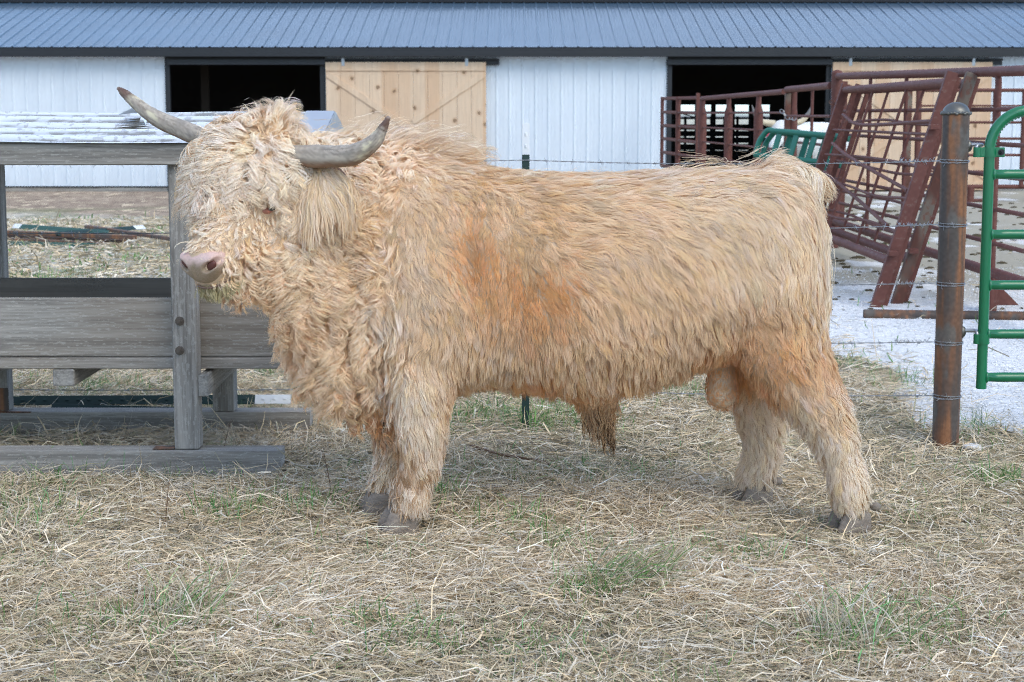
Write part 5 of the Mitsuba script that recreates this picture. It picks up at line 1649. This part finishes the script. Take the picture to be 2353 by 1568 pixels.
for pts in (((1780, 285), (1752, 280), (1735, 263), (1728, 242)), ((1812, 284), (1840, 280), (1857, 262), (1868, 238))):
    p_ = smooth_path([P(u, v, 25.2) for u, v in pts], 24)
    n_ = len(p_)
    add('longhorn_cow__horn', tube(p_[:int(n_ * .62)], np.linspace(.052, .034, int(n_ * .62)), 12), 'pale_horn', smooth=50)
    k_ = int(n_ * .62) - 1
    add('longhorn_cow__horn_tip', tube(p_[k_:], np.linspace(.034, .006, n_ - k_), 12), 'grey_horn', smooth=50)
for (u, v, y, r3) in ((1826, 305, 25.15, (.11, .05, .055)), (1768, 306, 25.15, (.10, .05, .055)), (1770, 330, 24.95, (.035, .05, .14)), (1834, 326, 25.7, (.10, .10, .08))):
    add('longhorn_cow__dark_patch', trimesh.creation.icosphere(2, 1).apply_scale(r3).apply_translation(P(u, v, y)), 'cow_black', smooth=True)
q = P(1766, 313, 25.06)
labels[add('longhorn_cow__ear_tag', box(q[0] - .03, q[0] + .03, q[1] - .004, q[1] + .004, q[2] - .04, q[2] + .04), 'pink_tag')] = {'label': 'pink ear tag of the longhorn cow'}
# ------------------------------------------------------------------ hay litter, green grass, stones and dung
lr = np.random.default_rng(99)


def half_width(y):
    return 1176.5 / FOC * (y * CP + 1.45 * SP) + .7


def scatter(n_per_m2, y0, y1, r):
    hw = half_width(y1)
    n = int(n_per_m2 * (y1 - y0) * 2 * hw)
    p = np.c_[r.uniform(-hw, hw, n), r.uniform(y0, y1, n)]
    return p[np.abs(p[:, 0]) < half_width(p[:, 1])]


def on_gravel(p, d=0.0):
    g = gp.buffer(-d) if d else gp
    return shapely.contains_xy(g, p[:, 0], p[:, 1])


STRAW = np.array([lin(*c) for c in ((206, 198, 180), (194, 184, 160), (184, 172, 148), (216, 208, 190), (168, 158, 134), (206, 190, 160), (152, 142, 118), (200, 198, 188), (158, 156, 128), (228, 224, 214))])
GREEN = np.array([lin(*c) for c in ((92, 132, 66), (110, 146, 84), (76, 116, 64), (130, 156, 100), (100, 150, 96))])


def blades(p, r, length, width, col, z0, pitch, bend, segs=2, az=None):
    """Bent ribbons: p roots (n, 2); each starts at its root, rises by pitch and bends."""
    n = len(p)
    az = r.uniform(0, 2 * np.pi, n) if az is None else az
    h = np.stack([np.cos(az), np.sin(az), az * 0], 1)
    s = np.stack([-np.sin(az), np.cos(az), az * 0], 1)
    pts = [np.c_[p, z0]]
    turn = r.normal(0, bend, n)
    yaw = r.normal(0, bend * .8, n)
    for k in range(segs):
        a = pitch + turn * (k - (segs - 1) / 2) * 2 / segs
        b = yaw * k
        d = (h * np.cos(b)[:, None] + s * np.sin(b)[:, None]) * np.cos(a)[:, None]
        d[:, 2] = np.sin(a)
        pts.append(pts[-1] + d * (length / segs)[:, None])
    pts = np.stack(pts, 1)
    pts[:, :, 2] = np.maximum(pts[:, :, 2], .003 + .004 * r.random((n, 1)))
    roll = r.uniform(-1.1, 1.1, n)
    w_ = s * np.cos(roll)[:, None]
    w_[:, 2] += np.sin(roll)
    prof = np.interp(np.linspace(0, 1, segs + 1), [0, .5, 1], [.8, 1, .35])[None, :, None] * width[:, None, None] * .5
    V = np.stack([pts - w_[:, None] * prof, pts + w_[:, None] * prof], 2).reshape(-1, 3)
    i, k = np.meshgrid(np.arange(n), np.arange(segs), indexing='ij')
    b = ((i * (segs + 1) + k) * 2).ravel()
    F = np.vstack([np.stack([b, b + 1, b + 3], 1), np.stack([b, b + 3, b + 2], 1)])
    C = np.repeat(col, (segs + 1) * 2, 0)
    return V, F, C


def mass(name, parts, bsdf, label):
    at_, VV, FF, CC = 0, [], [], []
    for V, F, C in parts:
        VV.append(V); FF.append(F + at_); CC.append(C); at_ += len(V)
    scene[name] = mikit.ply((np.vstack(VV), np.vstack(FF)), bsdf, smooth=False, color=np.clip(np.vstack(CC), 0, 1))
    tag(name, label, name.replace('_', ' '), kind='stuff')


def thin(p, r, soft=.35):
    """Keeps hay off the gravel, loosely."""
    g0, g1 = on_gravel(p), on_gravel(p, soft)
    keep = np.where(g1, r.random(len(p)) < .012, np.where(g0, r.random(len(p)) < .14, True))
    bare_ = (p[:, 1] > 24) & (r.random(len(p)) < .8)
    return p[keep & ~bare_]


hay, grass = [], []
for y0, y1, dens, l0, l1, w0, w1, segs in ((4.1, 5.4, 13000, .03, .125, .0018, .0038, 2), (5.4, 7.0, 10200, .03, .13, .0020, .0042, 2), (7.0, 9.5, 5600, .04, .14, .0024, .0046, 2), (9.5, 14, 1800, .05, .15, .0042, .0078, 2), (14, 24, 420, .07, .16, .009, .016, 2)):
    p = thin(scatter(dens, y0, y1, lr), lr)
    patch = meshkit.fbm(np.c_[p * 1.7, p[:, :1] * 0 + 3.3], 3)
    p = p[lr.random(len(p)) < .42 + 1.25 * np.clip(patch - .27, 0, 1)]
    n = len(p)
    patch = meshkit.fbm(np.c_[p * 1.7, p[:, :1] * 0 + 3.3], 3)
    dirn = meshkit.fbm(np.c_[p * .9, p[:, :1] * 0 + 8.1], 2) * 12
    az = np.where(lr.random(n) < .55, dirn + lr.normal(0, .7, n), lr.uniform(0, 6.3, n))
    pick = np.clip((lr.random(n) * .75 + .5 * (patch - .25)) * len(STRAW), 0, len(STRAW) - 1).astype(int)
    col = STRAW[np.array([4, 8, 6, 2, 1, 0, 5, 7, 3, 9])[pick]] * np.array([1.19, 1.11, 1.05]) * (.9 if y0 >= 9 else 1.0) * np.exp(lr.normal(0, .17, (n, 1)))
    z = lr.gamma(1.6, .009, n) + .022 * np.clip(patch - .3, 0, 1)
    pitch = lr.normal(.05, .16, n) + (lr.random(n) < .05) * lr.uniform(.2, .9, n)
    for c_, f_ in FEET.values():                                     # trodden flat round the hooves
        near_ = np.linalg.norm(p - (c_[:2] + np.array([0, -.04])), axis=1) < .13
        z = np.where(near_, z * .2, z); pitch = np.where(near_, .0, pitch)
    feed = (p[:, 0] < -.9) & (p[:, 1] > 6.80) & (p[:, 1] < 7.03)
    z = np.where(feed, z * .25, z); pitch = np.where(feed, .02, pitch)
    hay.append(blades(p, lr, lr.uniform(l0, l1, n) * np.where(lr.random(n) < .07, 2.0, 1), lr.uniform(w0, w1, n) * np.where(lr.random(n) < .05, 1.9, 1), col, z, pitch, .38, segs, az))
mass('hay_litter', hay, 'litter', 'thick layer of loose dry hay and straw over the pasture')
# green blades: in flushes and tufts
for y0, y1, dens, w_ in ((4.2, 7, 1100, .0026), (7, 10, 900, .0036), (10, 16, 420, .008), (16, 25, 150, .016)):
    p = thin(scatter(dens, y0, y1, lr), lr, .2)
    f = meshkit.fbm(np.c_[p * np.array([2.2, 2.2]), p[:, :1] * 0 + 40.3], 4)
    p = p[(lr.random(len(p)) < np.clip((f - .52) * 5.5, .03, 1))]
    n = len(p)
    col = GREEN[lr.integers(0, len(GREEN), n)] * np.exp(lr.normal(0, .2, (n, 1)))
    grass.append(blades(p, lr, lr.uniform(.03, .10, n), lr.uniform(.7, 1.4, n) * w_, col, lr.uniform(.0, .012, n), lr.uniform(.35, 1.35, n), .5, 2))
tufts = [(1165, 972, 60, .10), (1100, 960, 60, .12), (1300, 962, 90, .16), (1372, 975, 60, .12), (1570, 912, 70, .10), (1230, 990, 50, .07), (300, 890, 60, .2), (200, 905, 50, .12), (860, 1450, 26, .05), (930, 1495, 30, .06), (705, 1175, 30, .06), (975, 1168, 30, .05), (1010, 1150, 40, .06),
         (2290, 1115, 60, .06), (1690, 1300, 40, .09), (1180, 1210, 50, .09), (520, 1190, 40, .08), (380, 1430, 30, .1), (1980, 1500, 60, .12), (120, 1110, 40, .12), (1350, 1365, 60, .07), (2120, 1450, 40, .12), (180, 1450, 30, .1), (2240, 985, 25, .05), (1000, 1000, 40, .1), (1950, 845, 30, .08), (2080, 880, 40, .12), (90, 1210, 30, .1), (1290, 1265, 40, .1)]
for u, v, k, sp in tufts:
    c = G(u, v)[:2]
    p = c + lr.normal(0, sp, (k * 2, 2))
    n = len(p)
    col = GREEN[lr.integers(0, len(GREEN), n)] * np.exp(lr.normal(0, .18, (n, 1)))
    grass.append(blades(p, lr, lr.uniform(.05, .13, n), lr.uniform(.0022, .0048, n), col, lr.uniform(0, .01, n), lr.uniform(.5, 1.4, n), .5, 3))
mass('green_grass', grass, 'litter', 'fresh green grass blades growing up through the hay')
# three coarse dry tussocks
tus = []
for u, v, k, sp in ((1430, 1350, 260, .07), (1960, 1500, 160, .06), (405, 1440, 120, .06)):
    c = G(u, v)[:2]
    p = c + lr.normal(0, sp, (k, 2))
    col = np.where(lr.random((k, 1)) < .35, GREEN[lr.integers(0, 5, k)] * 1.1, STRAW[lr.integers(0, 7, k)] * .85) * np.exp(lr.normal(0, .15, (k, 1)))
    V, F, C = blades(p, lr, lr.uniform(.14, .30, k), lr.uniform(.002, .004, k), col, lr.uniform(0, .01, k), lr.uniform(.25, .8, k), .5, 4, az=lr.normal(-.35 if u == 1430 else 1.2, .7, k))
    tag(numbered('dry_tussock'), {1430: 'coarse half green tussock combed over to the right in the foreground hay', 1960: 'upright dry tussock in the hay at the lower right', 405: 'small dry tussock in the hay at the lower left'}[u], 'grass tussock', 'tussocks in the foreground hay')
    scene[list(labels)[-1]] = mikit.ply((V, F), 'litter', color=np.clip(C, 0, 1))

# stones of the gravel: octahedra knocked out of true
n = 16000
p = np.c_[lr.uniform(.8, 5.2, n), 7.0 + 9.5 * lr.random(n) ** 1.7]
p = p[on_gravel(p)]
n = len(p)
octv = np.array([[1, 0, 0], [-1, 0, 0], [0, 1, 0], [0, -1, 0], [0, 0, 1], [0, 0, -1.0]])
octf = np.array([[0, 2, 4], [2, 1, 4], [1, 3, 4], [3, 0, 4], [2, 0, 5], [1, 2, 5], [3, 1, 5], [0, 3, 5]])
sz = (.004 + .008 * lr.random(n) ** 3)[:, None, None] * np.where(lr.random(n) < .02, 2.0, 1)[:, None, None]
V = octv[None] * sz * lr.uniform(.6, 1.4, (n, 6, 1)) + lr.normal(0, .15, (n, 6, 3)) * sz
V = V + np.c_[p, np.full(n, .006)][:, None]
scene['loose_gravel'] = mikit.ply((V.reshape(-1, 3), (octf[None] + np.arange(n)[:, None, None] * 6).reshape(-1, 3)), 'stone')
tag('loose_gravel', 'loose white limestone chips strewn over the yard', 'gravel', kind='stuff')
# dung clods
ms = []
for k in range(750):
    y = 12.5 + 16 * lr.random() ** 1.2
    x = lr.uniform(1.5, 9.0)
    if not on_gravel(np.array([[x, y]]))[0] or abs(x) > half_width(y):
        continue
    r0 = lr.uniform(.012, .045) * min(1, (y - 9) / 9)
    m = trimesh.creation.icosphere(1, 1.0)
    W_ = np.array(m.vertices)
    W_ *= (1 + .7 * (meshkit.noise(W_ * 1.4 + k) - .5))[:, None]
    m.vertices = W_ * [r0 * lr.uniform(1, 2), r0 * lr.uniform(.8, 1.6), r0 * .55] + [x, y, .008]
    ms.append(m)
scene['dung_clods'] = mikit.ply(cat(ms), 'dung', smooth=40)
tag('dung_clods', 'dark dung clods trodden over the pale gravel by the barn', 'dung', kind='stuff')
